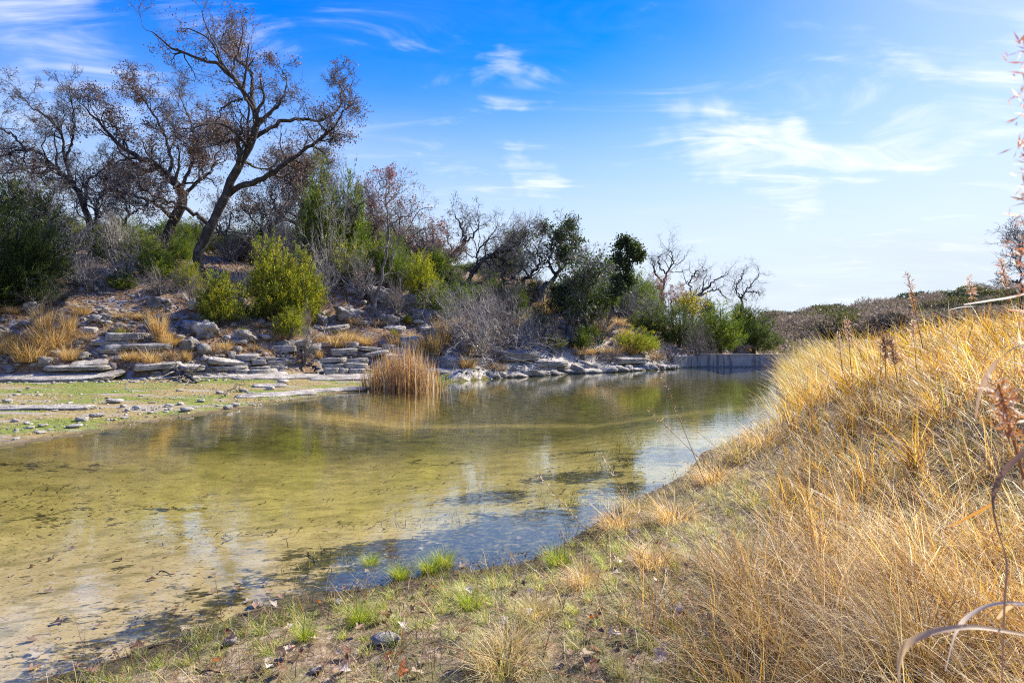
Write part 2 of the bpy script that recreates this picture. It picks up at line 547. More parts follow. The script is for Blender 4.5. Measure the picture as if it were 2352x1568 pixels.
def ground_mat():
    m, w = mat('ground')
    g = w.n('ShaderNodeNewGeometry').outputs['Position']
    A = lambda nm: w.n('ShaderNodeAttribute', attribute_name=nm).outputs['Fac']
    bed, flat, hill, mat_, near, ridge = A('m_bed'), A('m_flat'), A('m_hill'), A('m_mat'), A('m_near'), A('m_ridge')
    n_big = w.noise(g, .55, 5, .6)
    n_mid = w.noise(g, 2.6, 6, .62, .2)
    n_fine = w.noise(g, 14, 5, .65)
    n_vf = w.noise(g, 55, 3, .7)
    streak = w.noise(w.scale(g, (1.0, 2.4, 1)), 8, 8, .72, .6)
    fleck = w.noise(w.scale(g, (1.0, 2.0, 1)), 26, 5, .7, .4)
    mott = w.noise(w.scale(g, (1.0, 1.8, 1)), 1.6, 7, .68, .4)
    # near bank: brown litter over dark soil
    cn = w.ramp(n_fine, [(.3, (.06, .045, .03)), (.5, (.22, .16, .095)), (.7, (.46, .36, .25))])
    cn = w.mix(w.math('MULTIPLY', w.maprange(n_mid, .48, .62), .55), cn, (.13, .14, .045))
    # hillside: leaf litter, soil, chips of stone
    ch = w.ramp(n_fine, [(.32, (.07, .045, .028)), (.48, (.21, .13, .07)), (.64, (.38, .25, .14))])
    ch = w.mix(w.maprange(n_mid, .50, .60), ch, w.ramp(n_vf, [(.35, (.16, .15, .14)), (.65, (.42, .40, .37))]))
    # flat: algae green, ochre turf, grey silt
    gr = w.ramp(n_fine, [(.35, (.08, .10, .02)), (.55, (.20, .24, .05)), (.72, (.36, .38, .12))])
    oc = w.ramp(n_fine, [(.35, (.15, .11, .04)), (.6, (.36, .28, .12))])
    silt = w.ramp(n_vf, [(.35, (.20, .17, .12)), (.65, (.42, .37, .29))])
    cf = w.mix(w.maprange(w.noise(w.scale(g, (.5, .8, 1)), .9, 4, .6), .45, .56), oc, gr)
    cf = w.mix(w.maprange(w.noise(w.scale(g, (.35, 1.2, 1)), 1.1, 5, .65), .52, .60), cf, silt)
    cf = w.mix(w.math('MULTIPLY', w.maprange(w.noise(w.scale(g, (1, 1.6, 1)), 7, 6, .7), .56, .66), .75), cf, (.10, .075, .04))
    sepz = w.n('ShaderNodeSeparateXYZ', {0: g}).outputs[2]
    cf = w.mix(w.maprange(w.math('ADD', sepz, w.math('MULTIPLY', w.math('SUBTRACT', n_mid, .5), .06)), .05, .015), cf, (.13, .095, .05))
    # bed: sand with flecks, darker growth in mats
    cb = w.ramp(n_mid, [(.3, (.33, .255, .14)), (.7, (.50, .405, .25))])
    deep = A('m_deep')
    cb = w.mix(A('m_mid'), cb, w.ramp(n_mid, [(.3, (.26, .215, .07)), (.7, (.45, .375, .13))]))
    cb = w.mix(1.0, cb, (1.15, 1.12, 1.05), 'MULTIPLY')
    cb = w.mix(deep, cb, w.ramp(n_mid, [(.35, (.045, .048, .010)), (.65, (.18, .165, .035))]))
    cb = w.mix(w.math('MULTIPLY', w.maprange(streak, .56, .63), .8), cb, (.07, .052, .02))
    cb = w.mix(w.math('MULTIPLY', w.maprange(fleck, .57, .63), .8), cb, (.06, .045, .02))
    cb = w.mix(w.math('MULTIPLY', w.maprange(mott, .50, .64), .55), cb, (.15, .13, .035))
    cb = w.mix(w.math('MULTIPLY', w.maprange(n_big, .55, .68), .45), cb, (.17, .15, .04))
    edge = w.math('ADD', mat_, w.math('MULTIPLY', w.math('SUBTRACT', n_mid, .5), 1.6))
    edge = w.math('ADD', edge, w.math('MULTIPLY', w.math('SUBTRACT', streak, .5), 1.2))
    cb = w.mix(w.maprange(edge, .42, .62), cb, w.ramp(n_fine, [(.3, (.014, .014, .006)), (.5, (.045, .04, .013)), (.68, (.20, .165, .045))]))
    zw = w.n('ShaderNodeSeparateXYZ', {0: g}).outputs[2]
    cn = w.mix(w.math('MULTIPLY', w.maprange(w.math('ADD', zw, w.math('MULTIPLY', w.math('SUBTRACT', n_mid, .5), .10)), .075, .02), .85), cn, (.045, .036, .022))
    c = w.mix(hill, cn, ch)
    c = w.mix(w.maprange(w.math('ADD', flat, w.math('MULTIPLY', w.math('SUBTRACT', n_mid, .5), .7)), .35, .65), c, cf)
    c = w.mix(ridge, c, w.ramp(n_big, [(.35, (.12, .10, .08)), (.6, (.26, .20, .12))]))
    rk = w.ramp(w.noise(g, 2.2, 7, .65), [(.34, (.20, .18, .15)), (.5, (.42, .39, .33)), (.66, (.60, .56, .48))])
    rk = w.mix(w.math('MULTIPLY', w.maprange(n_fine, .54, .66), .7), rk, (.14, .12, .09))
    c = w.mix(w.maprange(w.math('ADD', A('m_rock'), w.math('MULTIPLY', w.math('SUBTRACT', n_mid, .5), .8)), .4, .55), c, rk)
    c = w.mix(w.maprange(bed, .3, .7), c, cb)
    h = w.math('ADD', w.math('MULTIPLY', n_mid, .6), w.math('ADD', w.math('MULTIPLY', n_fine, .35), w.math('MULTIPLY', n_vf, .1)))
    hb = w.mix(bed, w.n('ShaderNodeCombineColor', {0: h, 1: h, 2: h}).outputs[0], (.5, .5, .5))
    b = w.n('ShaderNodeBump', {'Height': hb, 'Strength': .7, 'Distance': .10})
    p = w.n('ShaderNodeBsdfPrincipled', {'Base Color': c, 'Roughness': .92, 'Specular IOR Level': .15, 'Normal': b.outputs[0]})
    w.n('ShaderNodeOutputMaterial', {0: p.outputs[0]})
    return m


def water_mat():
    m, w = mat('water')
    g = w.n('ShaderNodeNewGeometry').outputs['Position']
    n1 = w.noise(w.scale(g, (1, 1.6, 1)), 3.2, 3, .5)
    n2 = w.noise(w.scale(g, (1, 2.0, 1)), 14, 2, .5)
    h = w.math('ADD', n1, w.math('MULTIPLY', n2, .18))
    b = w.n('ShaderNodeBump', {'Height': h, 'Strength': .22, 'Distance': .012})
    inc = w.n('ShaderNodeNewGeometry').outputs['Incoming']
    dt = w.n('ShaderNodeVectorMath', {0: inc, 1: b.outputs[0]}, operation='DOT_PRODUCT').outputs['Value']
    om = w.math('SUBTRACT', 1.0, w.math('ABSOLUTE', dt), clamp=True)      # same reflectance from either side of the thin sheet
    fr = w.n('ShaderNodeMath', {0: w.math('MULTIPLY', w.math('POWER', om, 3.6), .95), 1: .045}, operation='ADD')
    tr = w.n('ShaderNodeBsdfTransparent', {'Color': (.95, .95, .84, 1)})
    gl = w.n('ShaderNodeBsdfGlossy', {'Color': (1, 1, 1, 1), 'Roughness': .015, 'Normal': b.outputs[0]})
    mx = w.n('ShaderNodeMixShader', {0: fr.outputs[0], 1: tr.outputs[0], 2: gl.outputs[0]})
    w.n('ShaderNodeOutputMaterial', {0: mx.outputs[0]})
    return m


def concrete_mat():
    m, w = mat('concrete')
    g = w.n('ShaderNodeNewGeometry').outputs['Position']
    sp = w.n('ShaderNodeSeparateXYZ', {0: g})
    n1 = w.noise(g, 1.3, 7, .65)
    n2 = w.noise(w.scale(g, (1, 1, .12)), 5, 4, .6)
    c = w.ramp(n1, [(.3, (.27, .255, .235)), (.7, (.44, .42, .39))])
    c = w.mix(w.math('MULTIPLY', w.maprange(n2, .46, .62), .75), c, (.10, .09, .07))
    c = w.mix(w.math('MULTIPLY', w.maprange(sp.outputs[2], .16, .02), .6), c, (.10, .095, .06))
    b = w.n('ShaderNodeBump', {'Height': n1, 'Strength': .5, 'Distance': .03})
    p = w.n('ShaderNodeBsdfPrincipled', {'Base Color': c, 'Roughness': .9, 'Normal': b.outputs[0]})
    w.n('ShaderNodeOutputMaterial', {0: p.outputs[0]})
    return m


M_GROUND, M_WATER, M_CONC = ground_mat(), water_mat(), concrete_mat()

# ------------------------------------------------------------------ ground, water
MATS = [W(1110, 1120, 1)]   # placeholder, replaced below


def wpt(px, py):
    d = F * CAMH / (py - 784)
    return (px - 1176) / F * d, d


def build_ground():
    a = np.radians(np.concatenate([np.linspace(-180, -54, 46)[:-1], np.linspace(-54, 54, 520), np.linspace(54, 180, 46)[1:-1]]))
    r = np.exp(np.linspace(math.log(.12), math.log(1400), 430))
    A, R = np.meshgrid(a, r, indexing='ij')
    x, y = R * np.sin(A), R * np.cos(A)
    z, wat, beach, hill, near, dF, dN, dL = terrain(x, y)
    na, nr = A.shape
    V = np.stack([x, y, z], -1).reshape(-1, 3)
    i = np.arange(na)[:, None]; j = np.arange(nr - 1)[None, :]; i2 = (i + 1) % na
    Q = np.stack([i * nr + j, i * nr + j + 1, i2 * nr + j + 1, i2 * nr + j], -1).reshape(-1, 4)
    c = len(V)
    V = np.vstack([V, [[0, 0, float(z[:, 0].mean())]]])
    T = np.stack([np.full(na, c), np.arange(na) * nr, ((np.arange(na) + 1) % na) * nr], -1)
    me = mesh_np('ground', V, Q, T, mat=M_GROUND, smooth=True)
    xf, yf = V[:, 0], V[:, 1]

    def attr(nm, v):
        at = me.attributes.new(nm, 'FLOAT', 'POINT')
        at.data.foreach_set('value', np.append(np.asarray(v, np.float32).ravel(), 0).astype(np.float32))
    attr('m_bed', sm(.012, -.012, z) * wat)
    attr('m_flat', beach.astype(float))
    attr('m_hill', hill.astype(float))
    attr('m_near', near.astype(float))
    rr = np.hypot(x, y)
    attr('m_rock', (beach | hill) * sm(-4.2, -2.6, x) * sm(24.5, 26.5, y) * sm(2.6, 1.2, dL + 1.4 * fbm(x * .8, y * .8, 88, 3)) * (x < 13))
    attr('m_ridge', sm(70, 100, rr))
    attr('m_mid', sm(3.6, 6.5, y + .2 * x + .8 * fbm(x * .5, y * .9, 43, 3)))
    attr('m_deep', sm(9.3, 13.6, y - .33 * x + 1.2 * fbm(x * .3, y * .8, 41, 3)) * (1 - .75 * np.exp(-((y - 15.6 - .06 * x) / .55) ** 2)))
    mm = sm(2.1, .2, dN) * sm(8, 4, y) * (.52 + .40 * sm(-2.2, -.6, x))
    for (px, py, rx, ry, gg) in [(1110, 1120, .75, .45, .9), (1330, 1080, .9, .5, .85), (1430, 1090, .5, .8, .5), (1290, 1200, 1.3, .9, 1.0), (1250, 1270, 1.0, .5, 1.0), (1450, 1120, .9, .7, .8),
                                 (1100, 1220, .9, .55, .95), (800, 1260, .7, .5, .8), (960, 1250, .8, .6, .95), (280, 1260, .35, .12, .6),
                                 (300, 1305, .3, .1, .5), (650, 1370, .6, .35, .7), (1000, 1010, 1.6, .5, .5), (1540, 1040, 1.4, 1.2, .75),
                                 (1700, 960, 1.6, 1.8, .8), (1330, 1015, .8, .3, .6), (300, 1100, 2.2, .35, .45), (60, 1120, 2, .5, .5),
                                 (700, 985, 2.2, .5, .5), (130, 1050, 1.5, .5, .6)]:
        cx, cy = wpt(px, py)
        mm = np.maximum(mm, gg * np.exp(-((x - cx) / rx) ** 2 - ((y - cy) / ry) ** 2))
    attr('m_mat', mm)
    return obj('ground', me, kind='structure')


build_ground()

# water sheet, cut to the pool and lying a little wider than it under the banks
xs = np.linspace(-60, 26, 44); ys = np.linspace(-40, 40.25, 41)
X, Y = np.meshgrid(xs, ys, indexing='ij')
V = np.stack([X, Y, 0 * X], -1).reshape(-1, 3)
i = np.arange(43)[:, None]; j = np.arange(40)[None]
Q = np.stack([i * 41 + j, (i + 1) * 41 + j, (i + 1) * 41 + j + 1, i * 41 + j + 1], -1).reshape(-1, 4)
obj('water', mesh_np('water', V, Q, mat=M_WATER, smooth=True), kind='structure')


# ------------------------------------------------------------------ dam
def prism(outline, z0, z1, name, m):
    """a straight wall between two plan points with thickness"""
    n = len(outline)
    V = [(x, y, z0) for x, y in outline] + [(x, y, z1) for x, y in outline]
    me = bpy.data.meshes.new(name)
    F_ = [tuple(range(n))[::-1], tuple(range(n, 2 * n))] + [(k, (k + 1) % n, n + (k + 1) % n, n + k) for k in range(n)]
    me.from_pydata(V, [], F_)
    me.materials.append(m)
    import bmesh
    bm = bmesh.new(); bm.from_mesh(me)
    bmesh.ops.bevel(bm, geom=[e for e in bm.edges], offset=.018, segments=1, affect='EDGES')
    bm.to_mesh(me); bm.free()
    return me


dam = thing('dam', (17, 40, 0), 'low grey concrete dam across the far end of the pool', 'dam')


def dpart(nm, outline, z0, z1):
    me = prism([(a - 17, b - 40) for a, b in outline], z0, z1, nm, M_CONC)
    return obj(nm, me, dam)


dpart('wing_wall', [(10.9, 38.2), (12.75, 39.9), (12.62, 40.16), (10.7, 38.5)], -.9, .80)
dpart('wall_panel', [(12.76, 39.90), (16.9, 39.9), (16.9, 40.2), (12.76, 40.2)], -.9, .84)
dpart('wall_panel', [(16.915, 39.90), (21.4, 39.9), (21.4, 40.2), (16.915, 40.2)], -.9, .845)
dpart('footing', [(12.9, 39.66), (21.2, 39.66), (21.2, 39.895), (12.9, 39.895)], -.9, .035)
dpart('buttress', [(12.5, 39.62), (12.9, 39.62), (12.9, 39.89), (12.77, 39.89), (12.5, 39.72)], -.9, .78)
dpart('coping', [(12.74, 39.86), (21.4, 39.86), (21.4, 40.24), (12.74, 40.24)], .849, .90)

# ------------------------------------------------------------------ rocks
import bmesh


def ico(sub):
    bm = bmesh.new(); bmesh.ops.create_icosphere(bm, subdivisions=sub, radius=1)
    V = np.array([v.co[:] for v in bm.verts]); T = np.array([[v.index for v in f.verts] for f in bm.faces]); bm.free()
    return nrm(V), T


ICO = {k: ico(k) for k in (1, 2, 3, 4)}


def rock_mesh(name, r, size, m, sub=2, planes=10, noise=.05, flat_shade=True):
    """a faceted stone: a ball cut by random planes; size = half extents"""
    D, T = ICO[sub]
    n = nrm(r.normal(size=(planes, 3))); n = np.vstack([n, np.eye(3), -np.eye(3)])
    n[-6:] = nrm(n[-6:] + r.normal(0, .10, (6, 3)))
    h = np.concatenate([r.uniform(.8, 1.15, planes), r.uniform(.72, .92, 6)])
    dots = D @ n.T
    rad = np.min(np.where(dots > .05, h / np.maximum(dots, .05), 9), axis=1)
    rad = np.minimum(rad, 1.35)
    if noise:
        s_ = int(r.integers(99))
        rad = rad * (1 + noise * (fbm(D[:, 0] * 3.4 + 5, D[:, 1] * 3 + D[:, 2] * 2.7, s_, 5, .6) - .8 * np.abs(fbm(D[:, 2] * 5 + 2, D[:, 0] * 4 - D[:, 1] * 2, s_ + 3, 3))) * 2)
    V = D * rad[:, None] * np.asarray(size)[None]
    return mesh_np(name, V, None, T, mat=m, smooth=not flat_shade)


def zone(px, py):
    """words for a place on the far bank, from what stands there"""
    if px < 210: h = 'below the tall dry grass at far left'
    elif px < 420: h = 'beneath the bare trees left of the great oak'
    elif px < 560: h = 'below the pale-footed great oak'
    elif px < 740: h = 'below the large bright juniper'
    elif px < 1000: h = 'uphill from the reed clump'
    elif px < 1250: h = 'beside the grey thorny brush'
    else: h = 'under the trees near the dam'
    return h


LM = [(508, 700, 'the bright juniper bush'), (655, 690, 'the bright juniper pair'), (668, 750, 'the smallest juniper'), (90, 790, 'the big golden clump'), (520, 840, 'the layered ledge'),
      (462, 630, 'the pale trunk foot'), (862, 690, 'the slim tree'), (915, 850, 'the reed clump'), (1110, 770, 'the largest grey brush'), (1236, 690, 'the forked live oak'), (1310, 790, 'the thin leaning pair'),
      (1466, 790, 'the yellow-green bush'), (1388, 760, 'the tall narrow tree'), (1590, 830, 'the wing wall'), (262, 924, 'the lone dark stone'), (428, 944, 'the white flagstone'), (365, 770, 'the slim upright stalks'),
      (140, 860, 'the largest rock sheet'), (216, 600, 'the forked leafless tree'), (945, 800, 'the rounded reedside boulder'), (470, 768, 'the large cracked boulder'), (372, 600, 'the black leaning trunk'),
      (530, 938, 'the tilted waterline slab'), (190, 968, 'the long white stone'), (85, 940, 'the thin rock strip'), (790, 735, 'the pinkish outcrop'), (1065, 838, 'the smooth rock apron'),
      (940, 1330, 'the vivid green tuft'), (1150, 1545, 'the bottom straw tussock'), (890, 1475, 'the angular grey stone'), (1420, 1215, 'the rounded fawn tussock'), (1265, 1320, 'the thin dark twig'),
      (590, 1395, 'the sunken dark stone'), (720, 1290, 'the bent stick'), (485, 1548, 'the straight brown stick'), (380, 1320, 'the short brown stick'), (1500, 1300, 'the combed straw tussock'),
      (1910, 1225, 'the flat pale stone'), (380, 1480, 'the mossy stick'), (1230, 1420, 'the straw tuft'), (775, 1390, 'the half-sunk stone')]
USED = set()


def near_label(px, py, what, tones):
    """a label that places a small thing by the nearest landmark"""
    best = sorted(LM, key=lambda l: math.hypot((l[0] - px), (l[1] - py) * 1.6))
    for l in best[:4]:
        dx, dy = px - l[0], py - l[1]
        a = 'left of' if dx < 0 else 'right of'
        b = 'uphill' if dy < 0 else 'downhill'
        if py > 868:
            b = 'beyond' if dy < 0 else 'in front'
        ds = [f'just {a}', f'further out {a}'] if abs(dx) > 1.2 * abs(dy) else [f'{b} and {a}', f'well {b} and {a}']
        if math.hypot(dx, dy) > 45: ds = ds[::-1]
        for q in ds:
            for t in tones:
                s_ = f'{t} {what} {q} {l[2]}'
                if s_ not in USED:
                    USED.add(s_); return s_
    return f'{tones[0]} {what} near {best[0][2]}'


# boulders that can be told apart on the slope: px, py of the foot, half sizes
B_SPEC = [(365, 706, .62, .38, .36, 'broad grey boulder with a ragged top in the shade left of the great oak'),
          (470, 768, .72, .5, .48, 'large cracked grey boulder below the bright juniper bush'),
          (592, 722, .6, .42, .4, 'pale blue-grey boulder between the two bright junipers'),
          (548, 712, .42, .36, .36, 'rounded grey boulder at the right foot of the bright juniper bush'),
          (655, 722, .45, .35, .3, 'grey boulder under the large bright juniper'),
          (430, 800, .62, .4, .36, 'lichen spotted boulder behind the layered ledge'),
          (285, 762, .5, .35, .3, 'low grey boulder with a green tuft beside it'),
          (560, 785, .5, .42, .36, 'dark hollowed boulder above the layered ledge'),
          (655, 800, .5, .36, .26, 'flat dark slab resting at the top of the ledge'),
          (868, 690, .7, .5, .5, 'tall grey outcrop left of the slim tree'),
          (815, 676, .5, .45, .5, 'upright dark outcrop uphill of the slim tree'),
          (800, 735, .75, .5, .45, 'broad pinkish grey outcrop below the twiggy shrub'),
          (895, 745, .6, .42, .36, 'grey outcrop right behind the foot of the slim tree'),
          (945, 700, .5, .4, .4, 'blocky outcrop right of the slim tree'),
          (975, 735, .72, .5, .42, 'wide cracked outcrop uphill of the rounded reedside boulder'),
          (945, 800, .62, .5, .5, 'big rounded lichen-grey boulder just above the reeds'),
          (735, 740, .45, .35, .28, 'grey boulder right of the large bright juniper'),
          (240, 735, .42, .3, .22, 'small grey boulder uphill from the tall dry grass'),
          (700, 765, .36, .3, .24, 'grey boulder right of the smallest juniper'),
          (1010, 770, .5, .4, .3, 'dark boulder left of the grey thorny brush'),
          (1320, 738, .8, .5, .35, 'shaded outcrop behind the twin leaning trunks'),
          (1435, 735, .8, .5, .35, 'pale outcrop uphill from the yellow-green bush'),
          (1290, 700, .6, .4, .3, 'sunlit stone on the bare patch right of the forked live oak'),
          (150, 735, .4, .3, .2, 'flat grey boulder behind the tall dry grass')]
for (px, py, a, b, c, lab) in B_SPEC:
    p = hit(px, py)
    r = np.random.default_rng(int(px * 7 + py))
    k = p[1] / 28.0
    me = rock_mesh('boulder', r, (a * k, b * k, c * k), M_ROCK, 4, 13, .20, True)
    o = obj('boulder', me, None, (p[0], p[1], p[2] + c * k * .35), lab, 'boulder', 'boulders on the hillside')
    o.rotation_euler = (r.uniform(-.2, .2), r.uniform(-.2, .2), r.uniform(-.5, .5))

# shared meshes for loose stones
r = np.random.default_rng(5)
STN = [rock_mesh('stone', r, (.5, .38, r.uniform(.16, .3)), M_STONE, 2, 8, .14) for _ in range(7)]
STG = [rock_mesh('grey_rock', r, (.5, .4, r.uniform(.22, .36)), M_ROCK, 2, 8, .2) for _ in range(7)]


def put_stone(px, py, s, meshes, name, lab, group, flat=1.0, sink=.25):
    p = hit(px, py)
    me = meshes[rng.integers(len(meshes))]
    o = obj(name, me, None, (p[0], p[1], p[2] + s * .22 * flat * (1 - sink)), lab, 'stone', group)
    o.scale = (s * rng.uniform(.8, 1.3), s * rng.uniform(.7, 1.1), s * flat * rng.uniform(.8, 1.2))
    o.rotation_euler = (rng.uniform(-.12, .12), rng.uniform(-.12, .12), rng.uniform(0, 6.28))
    return o


# stones of the algae flat that stand out
FS = [(262, 926, .62, 'dark pale-topped stone alone on the green flat'), (18, 925, .42, 'white rounded stone at the left edge of the flat'),
      (190, 968, .62, 'long white stone with smaller ones on the green flat'), (222, 958, .5, 'white flake leaning on the long white stone'),
      (170, 982, .5, 'flat dark-edged stone below the long white stone'), (35, 968, .34, 'grey stone topping the leftmost stone row'),
      (62, 974, .34, 'white stone in the middle of the leftmost stone row'), (98, 980, .44, 'flat white stone ending the leftmost stone row'),
      (70, 984, .34, 'small white stone under the leftmost stone row'), (38, 990, .22, 'white pebble-sized stone by the left shore'),
      (282, 935, .36, 'pale stone left of the flat stone group'), (292, 945, .42, 'tan flat stone at the head of the flat stone group'),
      (316, 940, .44, 'grey pointed stone in the flat stone group'), (345, 950, .3, 'small tan stone under the flat stone group'),
      (388, 934, .36, 'pale stone beside the white flagstone'), (428, 945, .60, 'white flagstone near the waterline of the flat'),
      (415, 930, .4, 'pale stone standing behind the white flagstone'), (462, 924, .32, 'dark small stone right of the white flagstone'),
      (412, 898, .26, 'single white stone in the middle of the silt'), (505, 905, .36, 'brown stone by the curved dead twig'),
      (525, 940, .5, 'white slab tilted at the waterline'), (540, 934, .46, 'pale slab leaning on the tilted waterline slab'),
      (200, 936, .34, 'dark brown stone left of the lone dark stone'), (45, 900, .2, 'small stone near the pale rock sheet'),
      (65, 893, .2, 'tiny dark stone beyond the pale rock sheet'), (560, 900, .4, 'pale stone at the water margin below the ledge'),
      (575, 905, .3, 'brown stone at the water margin'), (650, 880, .5, 'grey stone at the water between ledge and reeds'),
      (620, 895, .5, 'dark stone on the pale flagstones at the margin')]
for (px, py, s, lab) in FS:
    put_stone(px, py, s * .62 * (hit(px, py)[1] / 14), STN, 'stone', lab, 'stones on the algae flat', .8)
n = 0
while n < 46:
    px, py = rng.uniform(0, 800), rng.uniform(868, 1010)
    p = hit(px, py)
    if not terrain(p[:1], p[1:2])[2][0]:
        continue
    w_ = 'green' if py > 930 else 'ochre'
    side = 'near the left edge' if px < 200 else ('in front of the pale rock shelf' if px < 420 else 'in front of the layered ledge')
    put_stone(px, py, rng.uniform(.08, .2), STN, 'stone', near_label(px, py, 'stone', ['small pale']), 'small stones on the algae flat', .6)
    n += 1

# loose rock on the slope: individuals
n = 0
while n < 150:
    px, py = rng.uniform(0, 1560), rng.uniform(655, 868)
    p = hit(px, py)
    h = terrain(p[:1], p[1:2])
    if not h[3][0] or h[7][0] > 13 or p[1] > 55:
        continue
    sz = rng.choice([.3, .4, .5, .8], p=[.4, .3, .2, .1]) * rng.uniform(.7, 1.2)
    put_stone(px, py, sz, STG if rng.random() < .75 else STN, 'rock', near_label(px, py, 'loose rock', ['small grey' if sz < .4 else 'middle-sized grey' if sz < .6 else 'large grey']),
              'loose rocks on the hillside', 1.0)
    n += 1


def stone_scatter(name, pts, sizes, m, label):
    D, T = ICO[1]
    N = len(pts)
    rad = 1 + rng.normal(0, .22, (N, len(D)))
    th = rng.uniform(0, 6.28, N); cs, sn = np.cos(th), np.sin(th)
    V = D[None] * rad[:, :, None] * np.stack([sizes, sizes * rng.uniform(.5, .9, N), sizes * rng.uniform(.3, .55, N)], -1)[:, None]
    V = np.stack([V[..., 0] * cs[:, None] - V[..., 1] * sn[:, None], V[..., 0] * sn[:, None] + V[..., 1] * cs[:, None], V[..., 2]], -1)
    V = (V + pts[:, None]).reshape(-1, 3)
    T = (T[None] + (np.arange(N) * len(D))[:, None, None]).reshape(-1, 3)
    return obj(name, mesh_np(name, V, None, T, mat=m), label=label, cat='rubble', kind='stuff')


# small rubble of the slope and the flat
x = rng.uniform(-45, 22, 90000); y = rng.uniform(8, 62, 90000)
z, wat, beach, hill, near, dF, dN, dL = terrain(x, y)
keep = hill & (dL < 12) & (fbm(x * .7, y * .7, 51, 3) + .45 * np.exp(-dL / 2.0) > .12)
idx = np.where(keep)[0][:6500]
sz = rng.uniform(.04, .17, len(idx)) * rng.choice([1, 1.8], len(idx), p=[.85, .15])
stone_scatter('rock_rubble', np.stack([x[idx], y[idx], z[idx] + sz * .15], -1), sz, M_ROCK, 'grey rock rubble strewn over the far hillside')
keep = (beach | (hill & (dL < 1.2))) & (dL < 1.4) & (y < 30)
idx2 = np.where(keep)[0][:1500]
sz = rng.uniform(.03, .11, len(idx2))
stone_scatter('pale_rubble', np.stack([x[idx2], y[idx2], z[idx2] + sz * .15], -1), sz, M_STONE, 'small pale rubble along the foot of the ledge')
keep = beach & (fbm(x * .9, y * .9, 53, 3) > .0)
idx2 = np.where(keep)[0][:2600]
sz = rng.uniform(.012, .055, len(idx2))
stone_scatter('pebbles', np.stack([x[idx2], y[idx2], z[idx2] + sz * .15], -1), sz, M_STONE, 'pebbles scattered over the green flat')


# layered ledge: courses of separate slabs set into the hill foot
def slab_mesh(r, L, D_, Hh, m, seg=14, bulge=.0):
    """a bedded block of stone: broken outline, four rings, uneven top"""
    a = np.linspace(0, 2 * np.pi, seg, endpoint=False) + r.uniform(-.12, .12, seg)
    c, s_ = np.cos(a), np.sin(a)
    p = 9.0
    k = (np.abs(c) ** p + np.abs(s_) ** p) ** (-1 / p)
    out = np.stack([c * k * L / 2, s_ * k * D_ / 2], -1) * r.uniform(.88, 1.05, (seg, 1))
    rings = []
    for zf, sc, jt in ((0, .95, .02), (.14, 1.0 + bulge, .02), (.34, 1.01 + bulge, .02), (.38, .955, .012), (.43, .99, .015), (.66, 1.0 + bulge * .6, .02), (.70, .95, .012), (.75, .985, .015), (.93, .96, .015), (1.0, .87, .02)):
        z = zf * Hh + r.normal(0, .018 * Hh, seg)
        jj = r.normal(0, jt, (seg, 2)) * min(D_, L, 1.2)
        rings.append(np.column_stack([out * sc + jj, z]))
    inner = np.column_stack([out * .42 + r.normal(0, .03, (seg, 2)), Hh * (1.0 + r.normal(0, .05, seg))])
    rings.append(inner)
    V = np.vstack(rings + [[[0, 0, Hh]]]); V[:, 2] -= Hh / 2
    n = seg; i = np.arange(n); j = (i + 1) % n
    Q = np.concatenate([np.stack([q * n + i, q * n + j, (q + 1) * n + j, (q + 1) * n + i], -1) for q in range(10)])
    T = np.stack([10 * n + i, 10 * n + j, np.full(n, 11 * n)], -1)
    return mesh_np('rock_slab', V, Q, T, mat=m)


def along(path, t):
    path = np.asarray(path, float)
    seg = np.linalg.norm(np.diff(path, axis=0), axis=1); cum = np.concatenate([[0], np.cumsum(seg)])
    s = t * cum[-1]; i = min(int(np.searchsorted(cum, s, side='right') - 1), len(seg) - 1)
    u = (s - cum[i]) / seg[i]
    d = (path[i + 1] - path[i]) / seg[i]
    return path[i] * (1 - u) + path[i + 1] * u, d, cum[-1]


def ledge(label, path, courses, m, seed, lmin=.5, lmax=1.6, gap=.02):
    r = np.random.default_rng(seed)
    p0 = along(path, 0)[0]
    root = thing('rock_ledge', (p0[0], p0[1], 0), label, 'rock ledge')
    for (z0, hh, back, dep) in courses:
        tot = along(path, 0)[2]; s = r.uniform(-.2, .2)
        while s < tot:
            L = r.uniform(lmin, lmax)
            mid, d, _ = along(path, min(max((s + L / 2) / tot, 0), 1))
            nn = np.array([-d[1], d[0]])      # towards the hill
            h2 = hh * r.uniform(.7, 1.35)
            c = mid + nn * (back + dep / 2 - r.uniform(0, .16))
            o = obj('rock_slab', slab_mesh(r, L * 1.04, dep * r.uniform(.9, 1.2), h2, m), root,
                    (c[0] - p0[0], c[1] - p0[1], z0 + h2 / 2 + r.uniform(-.04, .03)))
            o.rotation_euler = (r.uniform(-.05, .10), r.uniform(-.06, .06), math.atan2(d[1], d[0]) + r.uniform(-.1, .1))
            s += L * (1 if r.random() > .06 else 1.4)
    return root


LP = lambda *pts: [tuple(hit(px, py)[:2]) for px, py in pts]
g1 = LP((352, 866), (420, 866), (520, 864), (600, 862), (660, 858))
ledge('two-course layered limestone ledge with dark gap under it, left of the small dead snag', g1,
      [(.38, .24, .0, .9), (.62, .22, .12, .9), (.83, .18, .30, .9), (1.0, .14, .6, .9)], M_LEDGE, 3, .5, 1.8, -.03)
g2 = LP((735, 862), (790, 862), (840, 862))
ledge('short weathered ledge left of the reed clump', g2, [(.36, .26, .1, .8), (.62, .22, .25, .8), (.84, .16, .5, .7)], M_LEDGE, 9, .4, 1.3, -.03)
g3 = [(-2.75, 27.0), (-.3, 28.4), (1.4, 30.2), (3.1, 32.0), (6, 33.9), (8.9, 36.1), (10.9, 38.2)]
r = np.random.default_rng(12)
root = thing('rock_ledge', (g3[0][0], g3[0][1], 0), 'long pale limestone shore ledge between the reeds and the dam', 'rock ledge')
